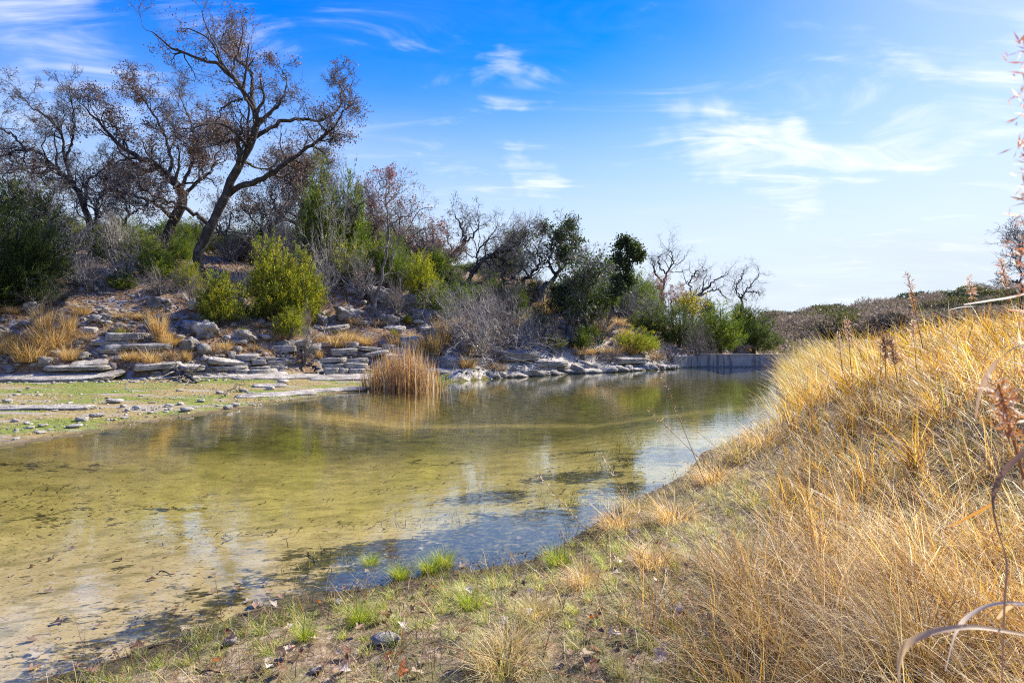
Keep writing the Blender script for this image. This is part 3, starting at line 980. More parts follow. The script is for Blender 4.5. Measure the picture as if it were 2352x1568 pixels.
for (z0, hh, off, step) in ((.02, .36, .10, .95), (.30, .30, .62, 1.2), (.52, .22, 1.25, 1.7)):
    tot = along(g3, 0)[2]; s_ = r.uniform(0, .4)
    while s_ < tot:
        L = r.uniform(.5, 1.5) * step
        mid, d, _ = along(g3, min((s_ + L / 2) / tot, 1))
        nn = np.array([-d[1], d[0]]); c = mid + nn * (off + r.normal(0, .12))
        h2 = hh * r.uniform(.75, 1.35)
        o = obj('rock_block', rock_mesh('rock_block', r, (L * .66, r.uniform(.5, .75), h2), M_PALE, 3, 9, .13, True), root,
                (c[0] - g3[0][0], c[1] - g3[0][1], z0 + r.uniform(-.06, .04)))
        o.rotation_euler = (r.uniform(-.05, .3), r.uniform(-.08, .08), math.atan2(d[1], d[0]) + r.normal(0, .18))
        s_ += L * .92
# broad bare sheets of rock
def sheet(px, py, L, D_, hh, rz, lab, zoff=0.0, m=M_PALE, tilt=.13):
    p = hit(px, py)
    r = np.random.default_rng(int(px))
    me = slab_mesh(r, L, D_, hh, m, 22)
    o = obj('rock_sheet', me, None, (p[0], p[1], p[2] + zoff), lab, 'rock sheet', 'bare sheets of pale rock')
    o.rotation_euler = (tilt, 0, rz)


sheet(140, 862, 4.4, 2.4, .15, .12, 'largest pale rock sheet below the tall dry grass', -.07, tilt=.2)
sheet(185, 848, 2.3, 1.2, .15, .2, 'smaller rock sheet stepped on top of the largest one', .05, tilt=.1)
sheet(85, 940, 2.5, .42, .10, .12, 'thin pale strip of rock flush with the silt at left', .02)
sheet(500, 866, 5.6, 1.2, .22, .45, 'bright sloping rock sheet at the foot of the layered ledge', -.02)
sheet(640, 868, 3.4, 1.0, .2, .5, 'white rock sheet below the right end of the ledge', -.02)
sheet(790, 870, 3.0, 1.2, .24, .35, 'pale rock sheet left behind the reeds', -.02)
sheet(640, 908, 2.6, .7, .14, .75, 'low wet rock sheet sliding into the water', -.01)
sheet(760, 898, 2.6, .6, .14, .75, 'flat pale rock sheet at the waterline left of the reeds', -.01)
sheet(620, 888, 1.2, .5, .12, .6, 'little pale rock sheet beside dark stones at the margin', .02)
sheet(1065, 838, 2.6, 1.4, .5, .7, 'smooth white rock apron right of the reeds', .0)
sheet(1180, 822, 2.8, 1.5, .45, .7, 'bright bare rock apron above the shore ledge', .05)
sheet(1010, 858, 2.2, 1.2, .3, .75, 'pale rock apron right at the reeds, waterline', .05)
sheet(1260, 838, 2.4, 1.2, .3, .6, 'pale apron half way along the shore ledge', .1)
sheet(1440, 832, 2.4, 1.1, .3, .6, 'pale apron near the dam end of the shore ledge', .1)
sheet(330, 800, 2.2, 1.0, .2, .3, 'cracked rock sheet behind the dry grass tuft', .02)

n = 0
while n < 34:
    px, py = rng.uniform(180, 1000), rng.uniform(742, 852)
    p = hit(px, py); h = terrain(p[:1], p[1:2])
    if not h[3][0] or h[7][0] > 7 or p[1] > 40:
        continue
    r_ = np.random.default_rng(500 + n)
    L_ = r_.uniform(.6, 1.7)
    o = obj('rock_slab', slab_mesh(r_, L_, r_.uniform(.5, .95), r_.uniform(.14, .3), M_LEDGE, 16), None, (p[0], p[1], p[2] + .04),
            near_label(px, py, 'broken slab', ['flat pale' if L_ < 1.2 else 'long flat pale']), 'rock slab', 'broken slabs lying on the lower slope', 'thing')
    o.rotation_euler = (r_.uniform(0, .3), r_.uniform(-.12, .12), r_.uniform(-.4, .9))
    n += 1

# ------------------------------------------------------------------ trees
def tree_parts(root, limbs, r, k1=8, k2=6, k3=6, k4=4, leaf=None, bark=M_BARK, twig=M_TWIG, wig=.38, up=.10, lf1=(.28, .55),
               twig_len=(.45, .8), rm=.0045, leafsize=.085, origin=None, leafcol=None, leafdens=1.0, l1n=9):
    """limbs: list of (n,4) arrays in world space; first is the trunk"""
    org = np.array(root.location) if origin is None else origin
    P = np.stack([l[:, :3] for l in limbs]) - org; R = np.stack([l[:, 3] for l in limbs])
    for q in range(len(limbs)):
        V, Q = tubes(P[q:q + 1], R[q:q + 1], 9)
        obj('trunk' if q == 0 else 'limb', mesh_np('limb', V, Q, mat=bark, smooth=True), root)
    b1 = grow(P, R, k1, r, .30, lf1, (30, 70), l1n, wig, up, .62, rmin=rm * 1.8, byl=True)
    b2 = grow(*b1, k2, r, .2, (.3, .6), (30, 65), 6, wig, up, .6, rmin=rm * 1.3)
    b3 = grow(*b2, k3, r, .15, twig_len, (25, 60), 4, wig, up * .6, .62, rmin=rm)
    mids = [tubes(*b1, 6), tubes(*b2, 4)]
    V, Q = join(mids)
    obj('branches', mesh_np('branches', V, Q, mat=bark, smooth=True), root, kind='stuff')
    last = b3; tw = [tubes(*b3, 3)]
    if k4:
        b4 = grow(*b3, k4, r, .2, (.4, .8), (25, 55), 3, wig, 0, .7, rmin=rm * .8)
        tw.append(tubes(*b4, 3)); last = b4
    V, Q = join(tw)
    obj('twigs', mesh_np('twigs', V, Q, mat=twig), root, kind='stuff')
    if leaf is not None:
        tips = last[0][:, -1]
        m = leaf(tips + org)
        keep = r.random(len(tips)) < m
        pts = np.repeat(tips[keep], 5, 0); pts = pts + r.normal(0, .13, pts.shape)
        if len(pts):
            V, Q = quads_at(pts, leafsize, r, .62)
            cc = pal(r, len(pts), *leafcol)
            obj('leaves', mesh_np('leaves', V, Q, col=np.repeat(cc, 4, 0), mat=M_LEAF), root, kind='stuff')


BROWN = ([(.14, .09, .065), (.21, .145, .105), (.085, .055, .045), (.34, .25, .19)], [4, 3, 3, 1.5])


def limb(d, pts, D, r0, r1, n=28, wob=0.0, r=None):
    """pts traced in the picture, D the depth reached at the end of the limb"""
    m = len(pts)
    rows = []
    rr = np.linspace(r0, r1, m)
    for q, (px, py) in enumerate(pts):
        t = q / (m - 1)
        dd = d + (D[0] * (1 - t) + D[1] * t if isinstance(D, tuple) else D * t)
        w = W(px, py, dd)
        rows.append([*w, rr[q] * .74 / F * d])
    return resample(rows, n)


def traced_tree(name, base, limbs, lab, cat='tree', seed=1, **kw):
    p = hit(*base)
    if 'dist' in kw:
        d = kw.pop('dist'); p = np.array([(base[0] - 1176) / F * d, d, 0]); p[2] = hz(p[0], p[1])
    d = p[1]
    root = thing(name, tuple(p), lab, cat, kw.pop('group', None))
    r = np.random.default_rng(seed)
    L = []
    for q, (pts, D, r0, r1) in enumerate(limbs):
        l = limb(d, pts, D, r0, r1)
        k_ = np.linspace(0, 1, len(l))[:, None]
        l[:, :3] += r.normal(0, 1, (len(l), 3)) * .045 * (d / 32) * np.minimum(1, k_ * 4)
        l[:, 3] *= 1 + r.normal(0, .07, len(l))
        if q == 0:
            l[0, 2] = min(l[0, 2], p[2]) - .25
            l[0, 3] *= 1.35
        L.append(l)
    tree_parts(root, L, r, **kw)
    return root, d


def leafmask(cells, base=0.0, noise=.6):
    """density of the leaves still hanging, given by balls round seen places: px, py, radius px, density"""
    def f(P):
        px = P[:, 0] / P[:, 1] * F + 1176; py = 784 - (P[:, 2] - CAMH) / P[:, 1] * F
        m = np.full(len(P), base)
        for (cx, cy, rr, dd) in cells:
            m = np.maximum(m, dd * np.exp(-(((px - cx) ** 2 + (py - cy) ** 2) / rr ** 2)))
        m = .75 * m * (1 + noise * 3 * fbm(P[:, 0] * .9 + P[:, 1] * .5, P[:, 2] * .9, 71, 3))
        return m
    return f


# the great oak
traced_tree('oak_tree', (462, 640), [
    ([(462, 640), (455, 590), (470, 546), (489, 512), (508, 466), (529, 420), (554, 378), (575, 336), (592, 294), (586, 252), (563, 218), (546, 189), (521, 164), (504, 147), (470, 136), (420, 122), (386, 105), (349, 76)], (0, -1.5), 17, 1.5),
    ([(586, 262), (577, 210), (580, 176), (559, 147), (529, 130), (504, 105), (522, 66)], (0, 2), 7, 1.2),
    ([(582, 318), (609, 300), (651, 279), (693, 273), (735, 277), (777, 252), (785, 210), (770, 175)], (0, 1.5), 7.5, 1.2),
    ([(508, 462), (542, 433), (588, 416), (630, 395), (672, 365), (714, 332), (748, 311), (777, 273), (800, 235)], (0, -2.5), 10, 1.4),
    ([(484, 520), (454, 496), (420, 475), (380, 462), (335, 440), (300, 400)], (0, -2), 8, 1.2),
    ([(556, 229), (542, 231), (512, 248), (500, 273), (490, 320)], (0, 1.5), 4, 1),
    ([(575, 336), (545, 320), (500, 330), (450, 350)], (0, 2.5), 5, 1),
    ([(592, 290), (640, 240), (660, 190), (640, 150)], (0, 2), 4.5, 1)],
    'tallest tree, great crooked oak with pale trunk foot and a few brown leaves', seed=3, k1=15, k2=7, k3=5, k4=3,
    lf1=(.10, .27), leafcol=BROWN, leafsize=.10, rm=.0085,
    leaf=leafmask([(560, 400, 130, .9), (650, 430, 100, .95), (420, 380, 100, .7), (400, 80, 70, .45), (345, 140, 45, .9), (560, 130, 70, .6), (560, 310, 35, .9), (800, 300, 70, .4), (500, 530, 110, .9), (640, 330, 80, .5)], .16))
# oak behind it, black leaning trunk, crown full of rusty leaves
traced_tree('oak_tree', (372, 592), [
    ([(372, 592), (382, 546), (403, 504), (418, 462), (412, 428), (386, 403), (357, 378), (319, 361), (286, 344), (252, 311), (218, 269), (182, 232)], (0, -1), 19, 1.3),
    ([(414, 462), (440, 432), (470, 405), (487, 391), (496, 357), (520, 300)], (0, 1.5), 7, 1.2),
    ([(386, 403), (395, 370), (380, 320), (352, 262), (318, 215), (290, 190)], (0, 1), 6, 1),
    ([(412, 440), (440, 380), (445, 320), (430, 260), (400, 200)], (0, 2.5), 6, 1),
    ([(400, 505), (360, 470), (310, 450), (262, 440), (230, 420)], (0, -2), 7, 1),
    ([(357, 378), (330, 400), (300, 410), (262, 400)], (0, 1.5), 4, 1)],
    'oak with leaning black trunk and rusty leaves, left behind the tallest tree', seed=5, k1=15, k2=7, k3=6, k4=3,
    lf1=(.13, .32), leafcol=BROWN, leafsize=.10, rm=.0085,
    leaf=leafmask([(260, 240, 80, .95), (340, 290, 80, .8), (420, 330, 80, .6), (380, 440, 100, .6), (450, 380, 60, .7), (190, 225, 40, .7), (300, 330, 130, .6)], .14))
# bare tree at the left
traced_tree('bare_tree', (216, 590), [
    ([(216, 590), (206, 525), (197, 483), (181, 441), (160, 412), (130, 386), (97, 357), (55, 344), (0, 357), (-60, 370)], (0, -2), 11, 2),
    ([(164, 416), (147, 357), (143, 307), (109, 273), (63, 235), (40, 210)], (0, 1), 5, 1),
    ([(197, 470), (200, 420), (218, 403), (252, 378), (262, 350)], (0, 1.5), 5, 1),
    ([(130, 386), (90, 400), (50, 390), (0, 400), (-50, 380)], (0, 1.5), 4.5, 1),
    ([(150, 370), (165, 320), (170, 270), (160, 215)], (0, -1), 4, 1),
    ([(60, 346), (30, 310), (-10, 290), (-50, 280)], (0, -1), 4, 1)],
    'spreading leafless tree with forked grey trunk at the left', seed=8, k1=16, k2=7, k3=6, k4=3, lf1=(.17, .38), rm=.0085, twig=M_TWIG,
    bark=M_BARK, leafcol=BROWN, leafsize=.11, leaf=leafmask([(80, 380, 50, .6), (185, 300, 30, .4)], .02))
traced_tree('bare_tree', (232, 592), [
    ([(232, 592), (226, 540), (222, 490), (230, 450), (245, 430)], (0, 1), 8, 2),
    ([(228, 500), (250, 470), (290, 455), (320, 440)], (0, 1), 4, 1),
    ([(224, 480), (200, 450), (190, 420), (195, 380)], (0, 2), 4, 1)],
    'second grey trunk standing close right of the forked leafless tree', seed=9, k1=11, k2=7, k3=5, k4=3, lf1=(.35, .6), rm=.0085)
traced_tree('bare_tree', (118, 612), [
    ([(118, 612), (115, 560), (110, 500), (95, 460), (60, 430)], (0, 1), 7, 1.5),
    ([(112, 520), (140, 480), (150, 440)], (0, 1), 3, 1), ([(108, 490), (70, 470), (20, 450)], (0, -1), 3, 1)],
    'thin dark leafless tree between the far-left juniper and the forked one', seed=10, k1=10, k2=7, k3=5, k4=3, lf1=(.35, .6), rm=.0085)
# trees right of the great oak
traced_tree('oak_tree', (692, 612), [
    ([(692, 612), (688, 540), (696, 480), (704, 430), (694, 390)], (0, 1), 11, 2),
    ([(690, 520), (655, 500), (630, 470), (620, 430)], (0, -1), 5, 1),
    ([(696, 470), (730, 440), (745, 410), (740, 380)], (0, 1.5), 5, 1), ([(700, 440), (670, 410), (660, 370)], (0, 2), 4, 1)],
    'dark upright oak with pinkish brown leaves right of the great oak', seed=14, k1=13, k2=7, k3=6, k4=3, lf1=(.35, .6),
    leafcol=BROWN, leafsize=.10, rm=.0085, leaf=leafmask([(640, 470, 90, .8), (740, 420, 70, .8), (700, 520, 60, .4)], .2))
traced_tree('oak_tree', (548, 600), [
    ([(548, 600), (532, 565), (510, 535), (495, 500)], (0, 2), 9, 2),
    ([(545, 590), (580, 560), (625, 520), (650, 490), (660, 450)], (0, 1), 7, 1.5), ([(600, 540), (600, 490), (580, 460)], (0, 2), 4, 1)],
    'low crooked oak leaning both ways behind the large bright juniper', seed=15, k1=10, k2=7, k3=6, k4=3, lf1=(.35, .6),
    leafcol=BROWN, leafsize=.10, rm=.0085, leaf=leafmask([(620, 540, 90, .7)], .3))
traced_tree('oak_tree', (935, 620), [
    ([(935, 620), (930, 570), (905, 530), (890, 490), (885, 450)], (0, 1), 6, 1.2),
    ([(930, 570), (950, 540), (975, 530), (985, 560)], (0, 1), 3, .8), ([(900, 530), (860, 500), (845, 470)], (0, 1), 3, .8)],
    'small oak with faded red leaves behind the slim tree', seed=16, k1=11, k2=7, k3=5, k4=3, lf1=(.4, .7),
    leafcol=([(.28, .12, .09), (.36, .18, .13), (.2, .09, .07)], [3, 2, 2]), leafsize=.14, rm=.0085, leaf=leafmask([(870, 455, 50, .9), (960, 560, 60, .9)], .3))
traced_tree('slim_tree', (860, 735), [
    ([(860, 735), (862, 690), (872, 650), (884, 600), (890, 560), (892, 500), (886, 460), (895, 425)], (0, .4), 6.5, 1),
    ([(892, 520), (920, 500), (942, 495), (960, 470)], (0, .4), 3, .7), ([(887, 470), (905, 450), (925, 440)], (0, -.6), 2, .6),
    ([(864, 680), (845, 662), (828, 655)], (0, -.3), 2, .6)],
    'slim crooked grey tree, nearly leafless, on the outcrop uphill of the reeds', seed=17, k1=6, k2=5, k3=4, k4=0, lf1=(.14, .32), wig=.3, rm=.006,
    bark=M_TWIG, leafcol=BROWN, leafsize=.1, leaf=leafmask([(880, 430, 30, .7)], .1))
traced_tree('live_oak', (1002, 622), [
    ([(1002, 622), (1022, 598), (1046, 580), (1064, 553), (1060, 520), (1046, 498)], (0, 0), 9, 1.5),
    ([(1052, 570), (1085, 545), (1100, 515), (1095, 490)], (0, 1.5), 4, 1), ([(1040, 585), (1030, 550), (1028, 515)], (0, 1), 2.5, .8)],
    'leaning dark tree with twisted bare top where the crest dips', seed=18, k1=8, k2=5, k3=5, k4=2, lf1=(.25, .45), wig=.35, rm=.009,
    leafcol=([(.10, .11, .05), (.2, .16, .08)], [2, 1]), leafsize=.13, leaf=leafmask([(1110, 540, 50, .5)], .12))
traced_tree('bare_tree', (1072, 652), [
    ([(1072, 652), (1096, 610), (1132, 585), (1160, 575), (1190, 576)], (0, -.6), 8, 2),
    ([(1096, 612), (1098, 580), (1120, 550), (1150, 545)], (0, 1), 4, 1), ([(1140, 583), (1170, 560), (1200, 560), (1225, 590)], (0, 1), 3.5, 1),
    ([(1132, 585), (1160, 600), (1190, 630)], (0, -.5), 3, .8)],
    'arching grey tree with a haze of fine bare twigs', seed=19, k1=11, k2=7, k3=6, k4=2, lf1=(.4, .7), wig=.25, rm=.009, twig=M_GREYTWIG)
traced_tree('bare_tree', (1098, 672), [
    ([(1098, 672), (1132, 655), (1168, 652), (1200, 664), (1225, 668)], (0, .3), 5, 1.5), ([(1150, 652), (1175, 640), (1200, 645)], (0, .5), 2.5, .8)],
    'low horizontal limb-like trunk creeping over the dry grass', seed=20, k1=5, k2=4, k3=4, k4=0, lf1=(.2, .4), rm=.008)

for q, (bx, by, hh, ln) in enumerate([(60, 610, 200, -30), (300, 600, 210, -40), (618, 610, 190, 20), (762, 640, 220, 10), (826, 630, 150, 25), (965, 640, 120, -20), (1150, 660, 110, 30), (1030, 650, 90, -15), (40, 590, 150, 30)]):
    traced_tree('bare_tree', (bx, by), [
        ([(bx, by), (bx + ln * .3, by - hh * .35), (bx + ln * .2, by - hh * .6), (bx + ln, by - hh * .85)], (0, .6), 6, 1),
        ([(bx + ln * .3, by - hh * .35), (bx + ln * .3 - hh * .22, by - hh * .55), (bx - hh * .3, by - hh * .75)], (0, -.8), 3.4, .8),
        ([(bx + ln * .2, by - hh * .5), (bx + hh * .2, by - hh * .62), (bx + hh * .34, by - hh * .85)], (0, .9), 3.2, .8)],
        near_label(bx, by - 20, 'leafless tree', ['thin grey']), seed=600 + q, k1=11, k2=6, k3=5, k4=3, lf1=(.2, .45), rm=.008, twig=M_GREYTWIG if q % 2 else M_TWIG,
        leafcol=BROWN, leafsize=.1, leaf=leafmask([], .18 if q % 3 else .0))

GREEN_OAK = ([(.045, .07, .025), (.07, .10, .035), (.12, .14, .05)], [3, 3, 1])


def green_tree(base, limbs, lab, seed, cells, basem=.0, cols=GREEN_OAK, name='live_oak', size=.17, **kw):
    a = dict(k1=9, k2=6, k3=5, k4=3, lf1=(.3, .5), wig=.3, rm=.008)
    a.update(kw)
    return traced_tree(name, base, limbs, lab, seed=seed, leafcol=cols, leafsize=size, leaf=leafmask(cells, basem), **a)


green_tree((1236, 694), [
    ([(1236, 694), (1247, 664), (1269, 643), (1283, 621), (1290, 585), (1285, 550)], (0, .5), 10, 2),
    ([(1275, 630), (1260, 600), (1268, 560), (1262, 530)], (0, 1), 5, 1), ([(1288, 600), (1310, 575), (1320, 550), (1305, 530)], (0, -1), 5, 1),
    ([(1283, 621), (1300, 610), (1320, 600)], (0, 1), 3, 1)],
    'forked live oak with dark green crown against the sky, near the crest', 22, [(1280, 545, 42, 1.0), (1312, 570, 35, .9), (1262, 600, 20, .4)])
green_tree((1204, 676), [
    ([(1204, 676), (1202, 650), (1225, 625), (1240, 600), (1228, 560)], (0, 1), 8, 1.5), ([(1215, 635), (1190, 600), (1185, 560)], (0, 2), 4, 1)],
    'rounder olive-green live oak left behind the forked one', 23, [(1228, 560, 42, 1.0), (1180, 555, 25, .7)])
green_tree((1308, 800), [
    ([(1308, 800), (1324, 762), (1334, 704), (1341, 643), (1337, 595)], (0, 0), 6.5, 1.5), ([(1336, 700), (1310, 670), (1300, 640)], (0, 1), 3, .8),
    ([(1338, 670), (1365, 650), (1375, 630)], (0, -1), 3, .8), ([(1328, 740), (1312, 775)], (0, 0.2), 1, .5)],
    'thin leaning tree with sparse green sprays, left one of a pair', 24, [(1320, 660, 55, .9), (1340, 610, 20, .4)], .1, twig=M_GREYTWIG)
green_tree((1292, 785), [
    ([(1292, 785), (1304, 750), (1314, 715), (1322, 680)], (0, .4), 5, 1.2), ([(1310, 725), (1290, 700), (1280, 670)], (0, 1), 2.5, .8)],
    'short thin trunk at the left foot of the leaning pair', 25, [(1300, 690, 40, .8)], .1)
green_tree((1386, 768), [
    ([(1386, 768), (1402, 729), (1413, 686), (1420, 643), (1431, 614), (1449, 565)], (0, 0), 7, 1.4), ([(1430, 618), (1455, 600), (1470, 580)], (0, .5), 2.5, .8),
    ([(1440, 590), (1425, 575), (1440, 555)], (0, -.3), 2, .7), ([(1420, 640), (1440, 650), (1460, 640)], (0, 1), 3, .8), ([(1426, 625), (1415, 610), (1418, 600)], (0, -.6), 2, .7)],
    'tall narrow tree with a leaning green top standing free above the others', 26, [(1450, 570, 25, 1.0), (1430, 612, 25, 1.0), (1470, 580, 14, .8), (1440, 660, 40, .9)], .02, lf1=(.1, .2))
traced_tree('bare_tree', (1522, 700), [
    ([(1522, 700), (1524, 657), (1530, 628), (1546, 600), (1538, 572)], (0, .5), 4.5, 1), ([(1524, 650), (1505, 625), (1500, 595)], (0, .5), 3, .8), ([(1530, 630), (1512, 605), (1516, 585)], (0, -.5), 2.5, .7)],
    'bare forked tree sticking up behind the russet shrub', seed=27, k1=10, k2=6, k3=4, k4=3, lf1=(.25, .45), wig=.4, rm=.012)
traced_tree('bare_tree', (1572, 715), [
    ([(1572, 715), (1578, 695), (1600, 682), (1629, 657), (1648, 640), (1668, 634)], (0, -.5), 5.5, 1.2), ([(1605, 680), (1645, 665), (1670, 690)], (0, .5), 3, .8), ([(1590, 690), (1585, 650), (1600, 625), (1620, 622)], (0, 1), 3, .8)],
    'bare tree arching right over the yellow leaves', seed=28, k1=10, k2=6, k3=4, k4=3, lf1=(.25, .4), wig=.45, rm=.012, leafcol=BROWN, leafsize=.16, leaf=leafmask([(1600, 630, 25, .5)], .05))
traced_tree('bare_tree', (1703, 745), [
    ([(1703, 745), (1703, 700), (1706, 679), (1724, 657), (1742, 632)], (0, 0), 4, 1), ([(1704, 690), (1690, 665), (1702, 640), (1706, 625)], (0, .5), 2.5, .8), ([(1712, 670), (1738, 670), (1748, 680)], (0, .4), 2, .7)],
    'rightmost bare tree, alone above the junipers at the dam', seed=29, k1=10, k2=6, k3=4, k4=3, lf1=(.22, .4), wig=.4, rm=.012, leafcol=([(.06, .05, .03)], [1]), leafsize=.16, leaf=leafmask([(1715, 660, 40, .5)], .0))
green_tree((1545, 760), [
    ([(1545, 760), (1545, 720), (1540, 690)], (0, 0), 4, 1.5), ([(1545, 730), (1570, 700), (1580, 670)], (0, .5), 2.5, .8), ([(1545, 730), (1520, 700), (1515, 670)], (0, -.5), 2.5, .8)],
    'russet leafed shrub tree under the bare forked one', 30, [(1540, 670, 60, .9)], .3, cols=([(.22, .10, .07), (.3, .15, .1)], [2, 1]), name='oak_tree', twig=M_GREYTWIG)
green_tree((1592, 790), [
    ([(1592, 790), (1590, 750), (1594, 715), (1600, 700)], (0, 0), 3.5, 1.2), ([(1590, 740), (1575, 715), (1572, 700)], (0, .5), 2, .7)],
    'small tree with bright yellow leaves before the dam wall', 31, [(1588, 712, 30, .9), (1570, 750, 40, .4)], .1, cols=([(.62, .50, .05), (.5, .42, .06), (.3, .3, .06)], [3, 2, 1]), name='yellow_tree', size=.13)
traced_tree('dead_tree', (2344, 700), [
    ([(2344, 700), (2345, 660), (2343, 620), (2345, 580), (2338, 545)], (0, 0), 3.0, .7), ([(2345, 650), (2325, 645), (2300, 650)], (0, -.4), 2.2, .6), ([(2344, 610), (2330, 590), (2322, 578)], (0, .3), 1.2, .4),
    ([(2345, 640), (2365, 620), (2380, 600)], (0, .3), 2, .5)],
    'leafless dead tree rising over the dry grass at the right edge', seed=33, k1=12, k2=6, k3=4, k4=2, lf1=(.2, .4), wig=.3, rm=.006, dist=24)


# ------------------------------------------------------------------ junipers
JG = {'bright': ([(.29, .30, .04), (.19, .22, .035), (.42, .38, .06), (.07, .10, .02)], [4, 4, 2, 2]),
      'mid': ([(.16, .20, .04), (.10, .15, .03), (.24, .26, .05), (.05, .08, .02)], [4, 4, 1.5, 2]),
      'dark': ([(.08, .105, .03), (.05, .075, .02), (.14, .155, .04), (.03, .045, .014)], [4, 4, 1, 2])}


def juniper_mesh(seed, tone, n_cl, per, shape, leaf):
    """unit height juniper: crown of upward sprays, and a trunk"""
    r = np.random.default_rng(seed)
    # lumpy envelope: several leaders each with its own little cone
    nl = r.integers(4, 8)
    lead = np.stack([r.normal(0, .13, nl), r.normal(0, .13, nl), r.uniform(.45, 1.0, nl)], -1)
    lead[0] = (0, 0, 1)
    k = r.integers(0, nl, n_cl)
    t = r.beta(1.3, 1.5, n_cl)
    zz = .03 + t * (lead[k, 2] - .03)
    wdt = {'cone': .36 * (1 - t) ** .65 + .03, 'round': .40 * np.sqrt(np.clip(1 - (2 * t - .85) ** 2 * .8, 0.05, 1)), 'open': .34 * (1 - t) ** .4 + .03}[shape]
    k_l = k; a = r.uniform(0, 6.283, n_cl); rad = wdt * (.7 + .6 * r.random(nl))[k] * (r.uniform(.3, 1.0, n_cl) ** .6) * (1 + 1.1 * fbm(a * 1.3 + seed, zz * 7, seed, 4)) * .85
    cen = np.stack([lead[k, 0] * (0.3 + t) + rad * np.cos(a), lead[k, 1] * (0.3 + t) + rad * np.sin(a), zz], -1)
    outd = nrm(np.stack([np.cos(a) * .8, np.sin(a) * .8, np.full(n_cl, 1.25)], -1) + r.normal(0, .25, (n_cl, 3)))
    ln = leaf * r.choice([.8, 1.3, 2.3], n_cl, p=[.45, .38, .17])[:, None, None]
    # each cluster: a spray of small faces along its outward axis
    s = r.uniform(0, 1, (n_cl, per, 1))
    P = cen[:, None] + outd[:, None] * s * ln * 1.3 + r.normal(0, leaf * .26, (n_cl, per, 3)) * (1.15 - s * .95)
    P = P.reshape(-1, 3); O = np.repeat(outd, per, 0)
    V, Q = quads_at(P, leaf * .30, r, .36, O, 1.3, .4)
    cc = pal(r, n_cl, *JG[tone], jit=.3)
    cc = np.repeat(cc, per, 0) * r.uniform(.75, 1.3, (len(P), 1))
    crown = mesh_np('foliage', V, Q, col=np.repeat(np.clip(cc, 0, 1), 4, 0), mat=M_JUN)
    # trunk and inner limbs
    tp = []
    for q in range(nl):
        top = lead[q] * np.array([1.1, 1.1, .9])
        pts = np.array([[0, 0, -.04, .03], [top[0] * .3, top[1] * .3, top[2] * .3, .02], [top[0] * .8, top[1] * .8, top[2] * .7, .012], [*top, .004]])
        l = resample(pts, 7); tp.append(tubes(l[None, :, :3], l[None, :, 3], 5))
    b = grow(np.stack([resample(np.array([[0, 0, 0, .02], [*(lead[q] * .6), .01], [*(lead[q] * .95), .004]]), 5)[:, :3] for q in range(nl)]),
             np.full((nl, 5), .01), 12, r, .1, (.2, .5), (40, 80), 4, .2, .1, .6, rmin=.002)
    tp.append(tubes(*b, 3))
    V, Q = join(tp)
    trunk = mesh_np('trunk', V, Q, mat=M_BARK, smooth=True)
    return crown, trunk


JM = {}
for tone, shapes in (('bright', ('cone', 'open', 'round')), ('mid', ('cone', 'round', 'open')), ('dark', ('round', 'cone'))):
    for q, sh in enumerate(shapes):
        JM[tone, sh] = juniper_mesh(40 + q + len(tone) * 7, tone, 820 if sh == 'open' else 980, 30, sh, .085)


def juniper(px, py, top, width, tone, sh, lab, name='juniper', group='junipers on the far bank', d=None, rz=None):
    p = hit(px, py) if d is None else np.array([(px - 1176) / F * d, d, 0])
    if d is not None:
        p[2] = hz(p[0], p[1])
    hgt = (CAMH + (784 - top) / F * p[1]) - p[2]
    wd = width / F * p[1]
    root = thing(name, tuple(p), lab, 'juniper', group)
    sc = wd / .78
    root.scale = (sc, sc, hgt)
    root.rotation_euler = (0, 0, rng.uniform(0, 6.28) if rz is None else rz)
    crown, trunk = JM[tone, sh]
    obj('trunk', trunk, root); obj('foliage', crown, root, kind='stuff')
    return root


